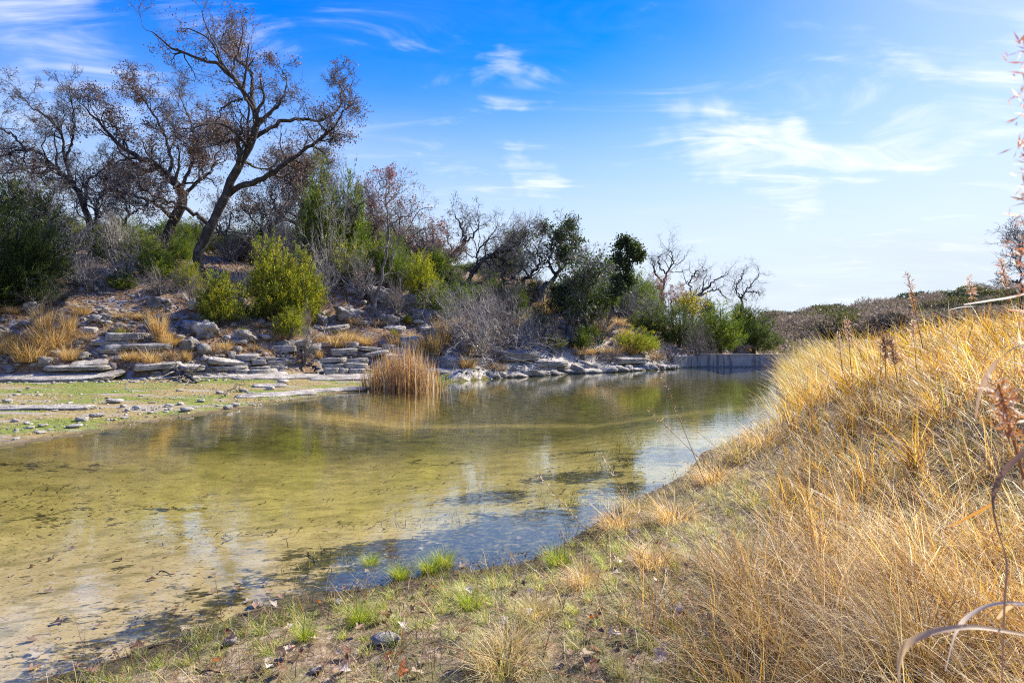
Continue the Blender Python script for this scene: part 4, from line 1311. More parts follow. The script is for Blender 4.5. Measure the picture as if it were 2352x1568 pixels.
JS = [(508, 748, 622, 105, 'bright', 'open', 'bright yellow-green juniper bush in front of the pale trunk foot'),
      (625, 740, 545, 105, 'bright', 'open', 'left half of the large bright juniper pair below the oaks'),
      (690, 745, 575, 105, 'bright', 'cone', 'right half of the large bright juniper pair below the oaks'),
      (668, 776, 705, 70, 'bright', 'open', 'smallest bright juniper, among rocks above the ledge'),
      (20, 700, 425, 160, 'dark', 'round', 'big dark juniper filling the left edge'),
      (80, 700, 560, 110, 'dark', 'cone', 'dark pointed juniper beside the one at the left edge'),
      (-40, 720, 600, 140, 'mid', 'round', 'juniper cut by the left edge of the view'),
      (290, 612, 500, 110, 'mid', 'round', 'olive juniper behind the leaning black trunk, left side'),
      (345, 640, 560, 70, 'mid', 'open', 'low juniper just left of the leaning black trunk'),
      (285, 668, 618, 60, 'mid', 'open', 'low juniper under the leafless trees'),
      (424, 605, 520, 60, 'mid', 'open', 'juniper between the black trunk and the pale trunk'),
      (430, 668, 600, 60, 'bright', 'open', 'small juniper at the left of the pale trunk foot'),
      (585, 600, 520, 120, 'mid', 'round', 'olive juniper right behind the great oak'),
      (800, 640, 395, 95, 'mid', 'cone', 'tall pointed juniper left of the reddish oak'),
      (735, 640, 360, 90, 'mid', 'open', 'tall ragged juniper behind the dark upright oak'),
      (800, 655, 560, 85, 'bright', 'round', 'yellow-lit low juniper under the tall pointed one'),
      (890, 660, 540, 75, 'mid', 'cone', 'juniper directly behind the slim tree'),
      (915, 640, 545, 60, 'mid', 'open', 'juniper right behind the slim tree'),
      (968, 700, 580, 75, 'bright', 'cone', 'bright green juniper right of the slim tree'),
      (1000, 650, 570, 60, 'mid', 'cone', 'deep green juniper at the foot of the leaning bare top'),
      (1035, 670, 595, 75, 'mid', 'round', 'rounded olive juniper under the leaning bare top'),
      (950, 560, 525, 70, 'dark', 'round', 'blue-green round tree on the skyline behind the slim tree'),
      (1360, 745, 625, 90, 'mid', 'round', 'juniper between the leaning pair and the tall narrow tree'),
      (1390, 720, 610, 80, 'dark', 'cone', 'dark pointed juniper left of the tall narrow tree'),
      (1450, 735, 620, 100, 'mid', 'round', 'broad juniper right of the tall narrow tree'),
      (1500, 770, 690, 90, 'mid', 'open', 'low juniper under the russet shrub tree'),
      (1490, 720, 650, 60, 'dark', 'cone', 'dark juniper left of the bare forked tree'),
      (1655, 812, 695, 105, 'mid', 'round', 'full round juniper right of the yellow leaves'),
      (1733, 812, 712, 95, 'dark', 'round', 'dark round juniper at the right end of the dam'),
      (1700, 800, 700, 60, 'dark', 'cone', 'dark juniper wedged between the two round ones'),
      (1560, 800, 700, 85, 'dark', 'round', 'shaded juniper left of the yellow tree'),
      (1625, 790, 690, 50, 'dark', 'cone', 'narrow dark juniper between yellow leaves and the full round juniper'),
      (1330, 845 - 40, 750, 45, 'mid', 'open', 'small green bush low behind the shore ledge'),
      (1270, 800, 765, 50, 'bright', 'round', 'little yellow-green bush left of the thin trunks'),
      (1350, 786, 735, 55, 'mid', 'open', 'green bush right of the thin leaning pair'),
      (1010, 735, 650, 70, 'mid', 'open', 'olive juniper left above the largest grey brush'), (1060, 720, 640, 60, 'mid', 'round', 'olive juniper directly above the largest grey brush'), (1120, 700, 625, 70, 'mid', 'open', 'olive juniper below the arching grey tree'),
      (1180, 735, 680, 55, 'dark', 'cone', 'dark low juniper under the creeping trunk'), (1240, 760, 705, 60, 'mid', 'open', 'olive juniper downhill of the forked live oak'), (1150, 640, 575, 70, 'dark', 'round', 'dark evergreen behind the arching grey tree'), (1290, 720, 640, 60, 'mid', 'cone', 'pointed juniper right of the forked live oak'), (880, 600, 500, 80, 'mid', 'open', 'ragged juniper behind the small red oak'),
      (935, 745, 722, 22, 'bright', 'open', 'tiny vivid green seedling on the outcrop above the reeds')]
for (px, py, top, wd, tone, sh, lab) in JS:
    juniper(px, py, top, wd, tone, sh, lab)
# the wooded skyline behind the crest
BK = 0
for px, top, wd, tone, sh, d in [(-60, 500, 120, 'dark', 'round', 44), (60, 520, 120, 'mid', 'round', 46), (160, 545, 110, 'mid', 'cone', 46), (240, 530, 110, 'dark', 'round', 48),
                                 (340, 520, 100, 'mid', 'round', 47), (470, 530, 110, 'dark', 'round', 48), (530, 540, 100, 'mid', 'round', 50), (640, 525, 110, 'mid', 'round', 50),
                                 (720, 520, 100, 'dark', 'round', 50), (790, 520, 90, 'mid', 'round', 52), (850, 530, 90, 'dark', 'round', 55), (990, 560, 70, 'dark', 'round', 60),
                                 (1130, 600, 70, 'dark', 'round', 60), (1175, 530, 55, 'mid', 'round', 60), (1155, 590, 80, 'dark', 'round', 62), (1090, 600, 60, 'mid', 'round', 60),
                                 (110, 470, 100, 'mid', 'round', 39), (190, 500, 90, 'bright', 'round', 39), (255, 480, 90, 'mid', 'open', 38), (400, 490, 90, 'mid', 'round', 40), (520, 525, 80, 'bright', 'round', 41), (600, 505, 90, 'mid', 'open', 42), (660, 500, 90, 'mid', 'round', 43), (20, 520, 120, 'mid', 'round', 38), (770, 500, 80, 'bright', 'open', 44), (840, 520, 80, 'mid', 'round', 46), (450, 500, 70, 'mid', 'cone', 43),
                                 (1385, 640, 60, 'mid', 'round', 58), (1340, 650, 70, 'dark', 'round', 60)]:
    k = ['left of the great oak', 'behind the great oak', 'above the slim tree', 'behind the arching grey tree', 'behind the tall narrow tree']
    w_ = k[0] if px < 400 else k[1] if px < 700 else k[2] if px < 960 else k[3] if px < 1250 else k[4]
    juniper(px, 0, top, wd, tone, sh, f'{tone if tone != "mid" else "olive"} green tree on the crest {w_}', 'juniper', 'junipers along the crest', d)


# ------------------------------------------------------------------ bare brush
def brush_mesh(seed, n=26, col=M_GREYTWIG):
    """unit bare shrub: many stems from the ground, arching out"""
    r = np.random.default_rng(seed)
    a = r.uniform(0, 6.283, n); le = r.uniform(.1, 1.0, n)
    D = nrm(np.stack([np.cos(a) * np.sin(le), np.sin(a) * np.sin(le), np.cos(le)], -1))
    P = np.empty((n, 6, 3)); P[:, 0] = r.normal(0, .03, (n, 3)) * [1, 1, 0]
    for j in range(1, 6):
        D = nrm(D + .16 * r.normal(size=D.shape) + [0, 0, -.03]); P[:, j] = P[:, j - 1] + D * r.uniform(.11, .19, (n, 1))
    R = np.linspace(.011, .004, 6)[None] * r.uniform(.7, 1.3, (n, 1))
    b1 = grow(P, R, 7, r, .2, (.3, .6), (20, 55), 4, .25, .02, .6, rmin=.0022)
    b2 = grow(*b1, 6, r, .1, (.35, .7), (20, 60), 3, .25, 0, .7, rmin=.0017)
    V1, Q1 = tubes(P, R, 5)
    V2, Q2 = join([tubes(*b1, 3), tubes(*b2, 3)])
    return mesh_np('stems', V1, Q1, mat=col, smooth=True), mesh_np('twigs', V2, Q2, mat=col)


BR = [brush_mesh(60 + q, col=M_GREYTWIG if q % 2 == 0 else M_TWIG) for q in range(4)]


def brush(px, py, top, wd, k, lab, group='bare shrubs on the far bank', d=None):
    p = hit(px, py)
    s_z = ((py - top) / F * p[1]) / .75
    s_w = (wd / F * p[1]) / 1.1
    root = thing('bare_shrub', tuple(p), lab, 'shrub', group)
    root.scale = (s_w, s_w, s_z); root.rotation_euler = (0, 0, rng.uniform(0, 6.28))
    obj('stems', BR[k][0], root); obj('twigs', BR[k][1], root, kind='stuff')


for (px, py, top, wd, k, lab) in [
    (1105, 835, 700, 200, 0, 'largest tangle of bare grey thorny brush, leaning over the shore'), (1065, 800, 680, 150, 2, 'bare grey brush behind the left of the largest tangle'),
    (1170, 800, 690, 150, 1, 'brownish bare brush right of the largest tangle'), (1215, 820, 740, 100, 0, 'bare brush over the bright rock apron'),
    (1020, 740, 660, 120, 2, 'pale bare brush below the leaning bare top'), (1140, 735, 660, 120, 3, 'brown bare brush under the creeping trunk'),
    (755, 660, 490, 120, 0, 'tall twiggy grey shrub left of the slim tree'), (735, 700, 600, 90, 2, 'bare shrub at the right of the bright juniper pair'),
    (830, 690, 600, 90, 2, 'bare pale shrub uphill of the slim tree'), (290, 650, 580, 110, 0, 'bleached dead brush under the leafless trees'),
    (190, 660, 600, 110, 2, 'grey dead brush left of the bleached one'), (370, 680, 620, 90, 3, 'brown dead brush in the oak shade'),
    (440, 700, 640, 80, 1, 'thin dead brush left of the bright juniper bush'), (560, 690, 620, 90, 3, 'dead brush between the bright junipers'),
    (1440, 740, 660, 110, 0, 'pale grey brush beneath the tall narrow tree'), (1500, 770, 680, 90, 2, 'pale grey brush left of the russet shrub tree'),
    (1380, 790, 720, 80, 1, 'brown brush at the foot of the tall narrow tree'), (1245, 790, 730, 90, 3, 'brown brush left of the thin trunks'),
    (1400, 835, 800, 60, 1, 'low brown brush on the shore ledge by the thin trunks'), (1540, 835, 790, 90, 3, 'dark brush just before the wing wall'),
    (700, 838, 730, 46, 1, 'slender bare sapling shrub on the ledge right of the smallest juniper'), (90, 720, 650, 110, 3, 'dark brush under the far-left junipers'),
    (1770, 812, 770, 60, 3, 'reddish brush at the right end of the dam'), (1690, 812, 785, 60, 1, 'low twigs over the dam wall'),
    (1605, 842, 740, 60, 3, 'dark twigs hanging in front of the wing wall'), (650, 640, 500, 110, 2, 'grey twiggy shrub behind the large bright junipers'),
    (975, 640, 570, 80, 0, 'grey shrub behind the bright green juniper'), (40, 640, 500, 140, 1, 'dark bare thicket above the left edge juniper'), (150, 620, 500, 120, 2, 'grey thicket left of the forked leafless tree'),
    (265, 620, 490, 120, 0, 'grey thicket right of the forked leafless tree'), (530, 600, 530, 90, 2, 'grey thicket right of the pale trunk foot'), (600, 610, 500, 120, 3, 'brown thicket behind the bright juniper pair'),
    (790, 600, 430, 130, 1, 'tall dark thicket in front of the tall pointed juniper'), (860, 610, 480, 110, 0, 'grey thicket behind the slim tree'), (715, 620, 460, 120, 2, 'grey thicket around the dark upright oak'), (1330, 720, 640, 90, 0, 'grey twiggy shrub between the thin trunks')]:
    brush(px, py, top, wd, k, lab)

n = 0
while n < 42:
    px, py = rng.uniform(-20, 1560), rng.uniform(585, 735)
    p = hit(px, py); h = terrain(p[:1], p[1:2])
    if not h[3][0] or h[7][0] < 3.5 or h[7][0] > 16 or p[1] > 52 or (540 < px < 760 and py > 680) or 425 < px < 500 or 840 < px < 880 or (px < 560 and py > 635):
        continue
    s_ = 28 / p[1]
    if n % 5 < 3:
        k = int(rng.integers(4))
        brush(px, py, py - rng.uniform(60, 110) * s_, rng.uniform(70, 120) * s_, k, near_label(px, py, 'bare shrub', ['grey' if k % 2 == 0 else 'brown']))
    else:
        tone, sh = [('mid', 'open'), ('mid', 'open'), ('mid', 'round'), ('mid', 'cone')][int(rng.integers(4))]
        juniper(px, py, py - rng.uniform(55, 105) * s_, rng.uniform(55, 95) * s_, tone, sh, near_label(px, py, 'juniper', ['small olive' if tone == 'mid' else 'small bright']))
    n += 1

# ------------------------------------------------------------------ dry grass tufts of the far bank
GOLD = [(.52, .34, .11), (.60, .43, .18), (.40, .24, .08), (.66, .54, .32), (.26, .15, .06)]


def tuft_mesh(seed, n, spread, lean, cols, probs, name='grass_tuft', wd=.012, curve=(.2, 1.3)):
    r = np.random.default_rng(seed)
    a = r.uniform(0, 6.283, n); q = r.uniform(0, 1, n) ** .7 * spread
    B = np.stack([q * np.cos(a), q * np.sin(a), np.full(n, -.03)], -1)
    az = np.pi / 2 - a + r.normal(0, .6, n)
    V, Q, T = blades(B, az, np.abs(r.normal(lean * .5, lean * .5, n)), r.uniform(.45, 1.05, n), np.full(n, wd) * r.uniform(.7, 1.3, n), r.uniform(*curve, n), r)
    cc = pal(r, n, cols, probs)
    return mesh_np(name, V, Q, T, col=np.repeat(cc, 7, 0), mat=M_GRASS)


TF = [tuft_mesh(80, 500, .35, .6, GOLD, [3, 3, 2, 2, 1]), tuft_mesh(81, 400, .28, .9, GOLD, [3, 3, 2, 2, 1]), tuft_mesh(82, 260, .16, .25, GOLD, [2, 3, 1, 2, .5], curve=(0, .4)),
      tuft_mesh(83, 350, .35, 1.2, [(.36, .24, .12), (.5, .38, .2), (.24, .15, .07)], [2, 2, 1])]
for (px, py, h, k, lab) in [(70, 832, 1.5, 0, 'largest golden grass clump on the left bank'), (120, 800, 1.7, 0, 'golden clump with upright stalks at the left bank'), (20, 815, 1.3, 0, 'golden clump at the very left edge'),
                            (155, 770, 1.3, 2, 'upright stalks rising right of the largest golden clump'), (100, 765, 1.5, 2, 'upright stalks rising from the golden clumps'), (160, 828, 1.0, 1, 'sprawling golden clump above the largest rock sheet'),
                            (250, 845, .8, 3, 'flattened tan clump right of the largest rock sheet'), (365, 780, 1.5, 2, 'slim upright stalks behind the left of the layered ledge'), (350, 835, 1.0, 1, 'tan clump hanging over the left ledge end'),
                            (400, 820, .8, 3, 'brown clump on top of the ledge, left part'), (470, 812, .7, 3, 'brown clump on top of the ledge, middle'), (590, 805, .8, 3, 'reddish clump on top of the ledge, right part'), (520, 808, .7, 1, 'straw clump under the dark hollowed boulder'),
                            (770, 800, 1.0, 1, 'golden round clump between ledge and reeds'), (800, 790, .9, 1, 'second golden clump right of the round one'), (820, 745, .9, 3, 'orange clump uphill of the round golden clump'), (870, 750, .8, 3, 'orange clump at the foot of the slim tree'),
                            (905, 790, .9, 3, 'tan clump left of the rounded reedside boulder'), (1000, 815, 1.2, 2, 'upright tan stalks right of the rounded reedside boulder'), (1020, 795, 1.5, 2, 'tall upright stalks left of the largest brush'), (975, 810, 1.0, 0, 'clump squeezed beside the rounded boulder'),
                            (1075, 845, .9, 1, 'orange clump at the foot of the largest brush'), (1140, 850, .8, 3, 'tan clump right under the largest brush'), (1090, 828, 1.0, 0, 'golden clump inside the largest brush'), (1410, 815, .9, 3, 'straw clump left of the yellow-green bush'),
                            (1450, 818, .9, 1, 'straw clump under the yellow-green bush'), (1500, 825, .9, 3, 'rusty clump right of the yellow-green bush'), (1380, 765, 1.0, 1, 'straw clump at the foot of the tall narrow tree'), (1330, 815, .9, 3, 'brown clump above the shore ledge'),
                            (200, 780, .9, 3, 'thin tan clump uphill of the golden clumps'), (300, 800, .8, 3, 'thin tan clump between dry clump and ledge'), (1200, 690, 1.1, 1, 'straw clump beside the forked live oak'), (1255, 720, 1.0, 1, 'straw clump on the bare patch by the forked live oak')]:
    p = hit(px, py)
    o = obj('grass_tuft', TF[k], None, tuple(p), lab, 'grass clump', 'dry grass clumps on the far bank')
    sc = h * p[1] / 26
    o.scale = (sc * 1.1, sc * 1.1, sc * (1.0 if k != 3 else .7)); o.rotation_euler = (0, 0, rng.uniform(0, 6.28))


n = 0
while n < 46:
    px, py = rng.uniform(0, 1540), rng.uniform(715, 850)
    p = hit(px, py); h = terrain(p[:1], p[1:2])
    if not h[3][0] or h[7][0] > 8 or p[1] > 50:
        continue
    k = int(rng.choice([1, 3, 0, 2], p=[.4, .35, .15, .1]))
    o = obj('grass_tuft', TF[k], None, tuple(p), near_label(px, py, 'dry grass clump', [['golden', 'sprawling golden', 'upright tan', 'low tan'][k]]), 'grass clump', 'dry grass clumps on the far bank')
    sc = rng.uniform(.5, .95) * p[1] / 28
    o.scale = (sc * 1.2, sc * 1.2, sc * (.9 if k != 3 else .65)); o.rotation_euler = (0, 0, rng.uniform(0, 6.28))
    n += 1


# thinner grass over the slope, the crest and the flat, as cover
def cover(name, N, region, fmask, hgt, wdt, cols, probs, lean, label, seed, dens=None, curve=(.2, 1.2), zoff=0.0, azb=None, m=M_GRASS, cat='grass'):
    r = np.random.default_rng(seed)
    x = r.uniform(region[0], region[1], N); y = r.uniform(region[2], region[3], N)
    z, wat, beach, hill, near, dF, dN, dL = terrain(x, y)
    k = fmask(x, y, z, wat, beach, hill, near, dF, dN, dL) > r.random(N)
    x, y, z = x[k], y[k], z[k]; n = len(x)
    az = r.uniform(0, 6.283, n) if azb is None else r.normal(azb[0], azb[1], n)
    hh = hgt(x, y) if callable(hgt) else np.full(n, hgt)
    L = hh * r.uniform(.5, 1.1, n)
    ww = (wdt(x, y) if callable(wdt) else np.full(n, wdt)) * r.uniform(.6, 1.3, n)
    V, Q, T = blades(np.stack([x, y, z - .02 + zoff], -1), az, np.abs(r.normal(lean, lean * .6, n)), L, ww, r.uniform(*curve, n), r)
    cc = pal(r, n, cols, probs)
    obj(name, mesh_np(name, V, Q, T, col=np.repeat(cc, 7, 0), mat=m), label=label, cat=cat, kind='stuff')
    return n


cover('hillside_grass', 240000, (-42, 24, 12, 62), lambda x, y, z, wat, b, h, n, dF, dN, dL: h * (.75 * sm(.06, .26, fbm(x * .55, y * .55, 91, 3) + .25 * sm(8, 12, dL) * sm(-6, 0, x) + .16 * np.exp(-((dL - 1.6) / 1.6) ** 2)) + .03) * (dL < 22),
      .35, .016, [(.50, .31, .09), (.62, .44, .18), (.34, .19, .08)], [2, 2, 2], .5, 'thin dry grass over the far hillside', 1)
cover('algae_turf', 230000, (-30, -1, 7, 29), lambda x, y, z, wat, b, h, n, dF, dN, dL: b * sm(-.15, .1, fbm(x * .8, y * .8, 93, 3)) * .8,
      lambda x, y: .06 + .10 * np.clip(fbm(x * 1.7, y * 1.7, 96, 3), 0, 1), .018, [(.22, .27, .04), (.34, .38, .07), (.38, .28, .10), (.10, .11, .03), (.16, .10, .05)], [3, 3, 3, 1.5, 1.5], .8, 'short green and ochre turf on the flat', 2)

# leaf litter on the hillside
r = np.random.default_rng(44)
x = r.uniform(-42, 20, 120000); y = r.uniform(14, 60, 120000)
z, wat, beach, hill, near, dF, dN, dL = terrain(x, y)
k = hill & (dL > .8) & (dL < 14) & (fbm(x * .5, y * .5, 95, 3) > -.15); k = np.where(k)[0][:30000]
V, Q = quads_at(np.stack([x[k], y[k], z[k] + .02], -1), .13, r, .6)
cc = pal(r, len(k), [(.22, .12, .07), (.34, .22, .14), (.14, .08, .05), (.45, .34, .24)], [3, 3, 2, 1])
obj('leaf_litter', mesh_np('leaf_litter', V, Q, col=np.repeat(cc, 4, 0), mat=M_LEAF), label='brown fallen leaves littering the far hillside', cat='leaf litter', kind='stuff')
# fallen sticks and dead twigs on the slope
k = np.where(hill & (dL > 1) & (dL < 11))[0][:900]
st = np.stack([x[k], y[k], z[k] + .05], -1)
a = r.uniform(0, 6.283, len(k)); e = r.uniform(-.1, .7, len(k))
P = np.empty((len(k), 4, 3)); P[:, 0] = st; D = np.stack([np.cos(a) * np.cos(e), np.sin(a) * np.cos(e), np.sin(e)], -1)
for j in range(1, 4):
    D = nrm(D + .25 * r.normal(size=D.shape)); P[:, j] = P[:, j - 1] + D * r.uniform(.15, .5, (len(k), 1))
R = np.linspace(.016, .006, 4)[None] * r.uniform(.6, 1.4, (len(k), 1))
b = grow(P, R, 4, r, .2, (.3, .6), (30, 60), 3, .3, 0, .6, rmin=.005)
V, Q = join([tubes(P, R, 4), tubes(*b, 3)])
obj('dead_sticks', mesh_np('dead_sticks', V, Q, mat=M_GREYTWIG), label='grey dead sticks strewn over the far hillside', cat='sticks', kind='stuff')


# ------------------------------------------------------------------ reeds
def reed_clump():
    r = np.random.default_rng(70)
    c = np.array([(917 - 1176) / F * 21.6, 21.6]); n = 950
    root = thing('reed_clump', (c[0], c[1], 0), 'clump of dry orange-tan reeds standing at the water edge', 'reeds')
    xx = r.uniform(-1.22, 1.22, n); yy = r.normal(0, .42, n); xx = xx + r.normal(0, .16, n); xx[:90] = r.normal(0, 1.15, 90)
    top = np.interp(xx, [-1.22, -.9, -.3, .2, .6, 1.0, 1.22], [.9, 1.3, 1.75, 2.1, 1.9, 1.6, 1.25]) * (.45 + .65 * r.uniform(0, 1, n) ** .8)
    B = np.stack([xx, yy, np.full(n, -.12)], -1)
    V, Q, T = blades(B, r.uniform(0, 6.28, n), np.abs(r.normal(.04, .11, n)), top, r.uniform(.012, .036, n), r.uniform(0, .3, n) * r.choice([1, 4], n, p=[.85, .15]), r)
    cc = pal(r, n, [(.50, .27, .10), (.60, .42, .20), (.42, .34, .22), (.66, .58, .42), (.28, .17, .08)], [4, 3, 2, 1.5, 1])
    obj('blades', mesh_np('blades', V, Q, T, col=np.repeat(cc, 7, 0), mat=M_REED), root, kind='stuff')
    n = 300                                     # broken blades hanging down
    B = np.stack([r.uniform(-1.1, 1.1, n), r.normal(0, .3, n), r.uniform(.2, 1.1, n)], -1)
    V, Q, T = blades(B, r.uniform(0, 6.28, n), r.uniform(.9, 2.4, n), r.uniform(.2, .6, n), r.uniform(.01, .025, n), r.uniform(0, 1.2, n), r)
    cc = pal(r, n, [(.60, .50, .34), (.48, .34, .18)], [1, 1])
    obj('broken_blades', mesh_np('broken_blades', V, Q, T, col=np.repeat(cc, 7, 0), mat=M_REED), root, kind='stuff')


reed_clump()


# sotol and yellow-green bush near the dam
def rosette(px, py, s, lab, col, name='sotol_plant', n=150):
    r = np.random.default_rng(int(px))
    p = hit(px, py)
    a = r.uniform(0, 6.283, n)
    V, Q, T = blades(np.zeros((n, 3)), a, r.uniform(.1, 1.4, n), s * r.uniform(.7, 1, n), np.full(n, s * .05), r.uniform(0, .3, n), r)
    cc = pal(r, n, [col, tuple(v * .7 for v in col)], [1, 1])
    return obj(name, mesh_np(name, V, Q, T, col=np.repeat(cc, 7, 0), mat=M_JUN), None, tuple(p), lab, 'plant')


rosette(1492, 800, 1.3, 'spiky green sotol at the right of the yellow-green bush', (.20, .28, .05))
rosette(1440, 800, 1.1, 'spiky green sotol at the left of the yellow-green bush', (.24, .30, .05))
rosette(842 - 565, 780, .55, 'small spiky green plant by the low grey boulder', (.20, .26, .04))
rosette(560, 772, .5, 'small spiky green plant by the dark hollowed boulder', (.26, .28, .05))
rosette(905, 775, .5, 'small spiky green plant uphill of the reeds', (.24, .26, .04))
rosette(720, 745, .5, 'small spiky green plant right of the bright juniper pair', (.24, .28, .05))
juniper(1466, 815, 752, 80, 'bright', 'round', 'rounded yellow-green bush on the bank between two sotols', 'bush', 'bushes by the dam')


# fallen log and snag by the ledge, dead twig at the margin
def snag(px0, py0, px1, py1, rr, lab, seed, n=5, name='fallen_branch', lift=.05):
    p, q = hit(px0, py0), hit(px1, py1)
    r = np.random.default_rng(seed)
    root = thing(name, tuple(p), lab, 'branch')
    pts = np.linspace(0, 1, 5)[:, None] * (q - p)[None] + r.normal(0, .06, (5, 3)) * min(1.0, np.linalg.norm(q - p)) * (1 if rr > .01 else .4); pts[:, 2] += lift
    rows = np.hstack([pts, np.linspace(rr, rr * .5, 5)[:, None]])
    l = resample(rows, 10)
    V, Q = tubes(l[None, :, :3], l[None, :, 3], 8)
    obj('stem', mesh_np('stem', V, Q, mat=M_BARK, smooth=True), root)
    b = grow(l[None, :, :3], l[None, :, 3], n, r, .1, (.3, .6) if rr > .01 else (.1, .2), (30, 70), 5, .3, .1 if rr > .01 else -.2, .5, rmin=.006 if rr > .01 else .002)
    b2 = grow(*b, 4 if rr > .01 else 1, r, .2, (.3, .6), (30, 60), 3, .3, 0, .6, rmin=.004 if rr > .01 else .0015)
    V, Q = join([tubes(*b, 4), tubes(*b2, 3)])
    obj('twigs', mesh_np('twigs', V, Q, mat=M_TWIG), root, kind='stuff')


snag(395, 862, 452, 880, .12, 'dark rotten log with root twigs on the silt before the layered ledge', 1, 14)
snag(640, 790, 705, 812, .11, 'dark log end poking from the bank above the ledge', 2, 8)
snag(688, 820, 722, 858, .05, 'bent dead branch hanging down between the two ledges', 3, 6, lift=.1)
snag(840, 860, 900, 852, .04, 'thin dead branch lying behind the reeds', 4, 6, lift=.1)
snag(530, 915, 560, 893, .02, 'curved dead twig standing by the tilted waterline slab', 5, 7, lift=.25)
snag(1110, 868, 1160, 862, .04, 'driftwood twigs at the waterline right of the reeds', 6, 12, lift=.1)
snag(1130, 845, 1150, 820, .08, 'dark driftwood root on the bright rock apron', 7, 10, lift=.1)

# ------------------------------------------------------------------ far ridge woods
RT = []
for q, (tone) in enumerate(['bare', 'bare', 'olive', 'dark']):
    r = np.random.default_rng(300 + q)
    n = 2600
    d_ = nrm(r.normal(size=(n, 3))); rad = r.uniform(.55, 1, n) ** .5 * (1 + .5 * fbm(d_[:, 0] * 2 + q * 9, d_[:, 1] * 2 + d_[:, 2], 7 + q, 3))
    P = d_ * rad[:, None] * np.array([.55, .55, .36]) + [0, 0, .62]
    V, Q = quads_at(P, .065 if tone != 'bare' else .09, r, .5 if tone != 'bare' else .16, d_, .8, .8)
    cols = {'bare': ([(.21, .165, .13), (.28, .225, .17), (.12, .10, .075), (.34, .28, .20)], [3, 2, 2, 1]), 'olive': ([(.13, .13, .05), (.09, .10, .035), (.18, .16, .07)], [2, 2, 1]),
            'dark': ([(.05, .07, .04), (.035, .05, .03), (.08, .09, .05)], [2, 2, 1])}[tone]
    cc = pal(r, n, *cols)
    crown = mesh_np('crown', V, Q, col=np.repeat(cc, 4, 0), mat=M_LEAF)
    pts = resample(np.array([[0, 0, -.05, .03], [.02, 0, .25, .022], [.05, .02, .5, .014], [.03, .05, .8, .006]]), 6)
    b = grow(pts[None, :, :3], pts[None, :, 3], 16, r, .25, (.4, .8), (30, 75), 5, .25, .15, .6, rmin=.005)
    b2 = grow(*b, 5, r, .2, (.3, .6), (30, 60), 4, .3, .1, .6, rmin=.004)
    V, Q = join([tubes(pts[None, :, :3], pts[None, :, 3], 5), tubes(*b, 3), tubes(*b2, 3)])
    RT.append((crown, mesh_np('trunk', V, Q, mat=M_BARK), tone))

r = np.random.default_rng(9)
cand = []
while len(cand) < 290:
    az = r.uniform(23, 45); d = r.uniform(80, 175)
    cand.append((az, d))
LAB = {'bare': 'leafless brown tree', 'olive': 'olive green tree', 'dark': 'dark evergreen tree'}
for (az, d) in sorted(cand, key=lambda t: t[1]):
    x, y = d * math.sin(math.radians(az)), d * math.cos(math.radians(az))
    k = r.choice(4, p=[.30, .24, .28, .18])
    crown, trunk, tone = RT[k]
    s = r.uniform(2.7, 5.6)
    where = 'beyond the dam' if az < 29 else 'behind the bank' if az < 36 else 'at the far right'
    depth = 'low on' if d < 115 else 'half way up' if d < 150 else 'on top of'
    root = thing('ridge_tree', (x, y, hz(x, y)), f'{"tall" if s > 4.8 else "squat" if s < 3.5 else "middling"} {LAB[tone]} {depth} the far ridge {where}', 'tree', 'trees on the far ridge')
    root.scale = (s * r.uniform(.9, 1.4), s * r.uniform(.9, 1.4), s * r.uniform(.8, 1.1)); root.rotation_euler = (0, 0, r.uniform(0, 6.28))
    obj('trunk', trunk, root); obj('crown', crown, root, kind='stuff')

# low undergrowth of the ridge so the soil hardly shows
r = np.random.default_rng(10)
az = np.radians(r.uniform(20, 50, 60000)); d = r.uniform(60, 185, 60000)
x, y = d * np.sin(az), d * np.cos(az)
P = np.stack([x, y, H(x, y) + r.uniform(0, 1.6, len(x))], -1)
V, Q = quads_at(P, .45, r, .3, None, 0, .8)
cc = pal(r, len(P), [(.23, .18, .14), (.30, .24, .17), (.12, .10, .075), (.15, .16, .07)], [3, 2, 2, 3])
obj('ridge_undergrowth', mesh_np('ridge_undergrowth', V, Q, col=np.repeat(cc, 4, 0), mat=M_LEAF), label='brown leafless undergrowth covering the far ridge', cat='undergrowth', kind='stuff')

# ------------------------------------------------------------------ near bank grass
r = np.random.default_rng(21)


def near_points(N, rmin, rmax, azr=(-46, 50), power=1.0, seed=0):
    r = np.random.default_rng(seed)
    az = np.radians(r.uniform(azr[0], azr[1], N)); d = rmin * (rmax / rmin) ** (r.uniform(0, 1, N) ** power)
    return d * np.sin(az), d * np.cos(az)


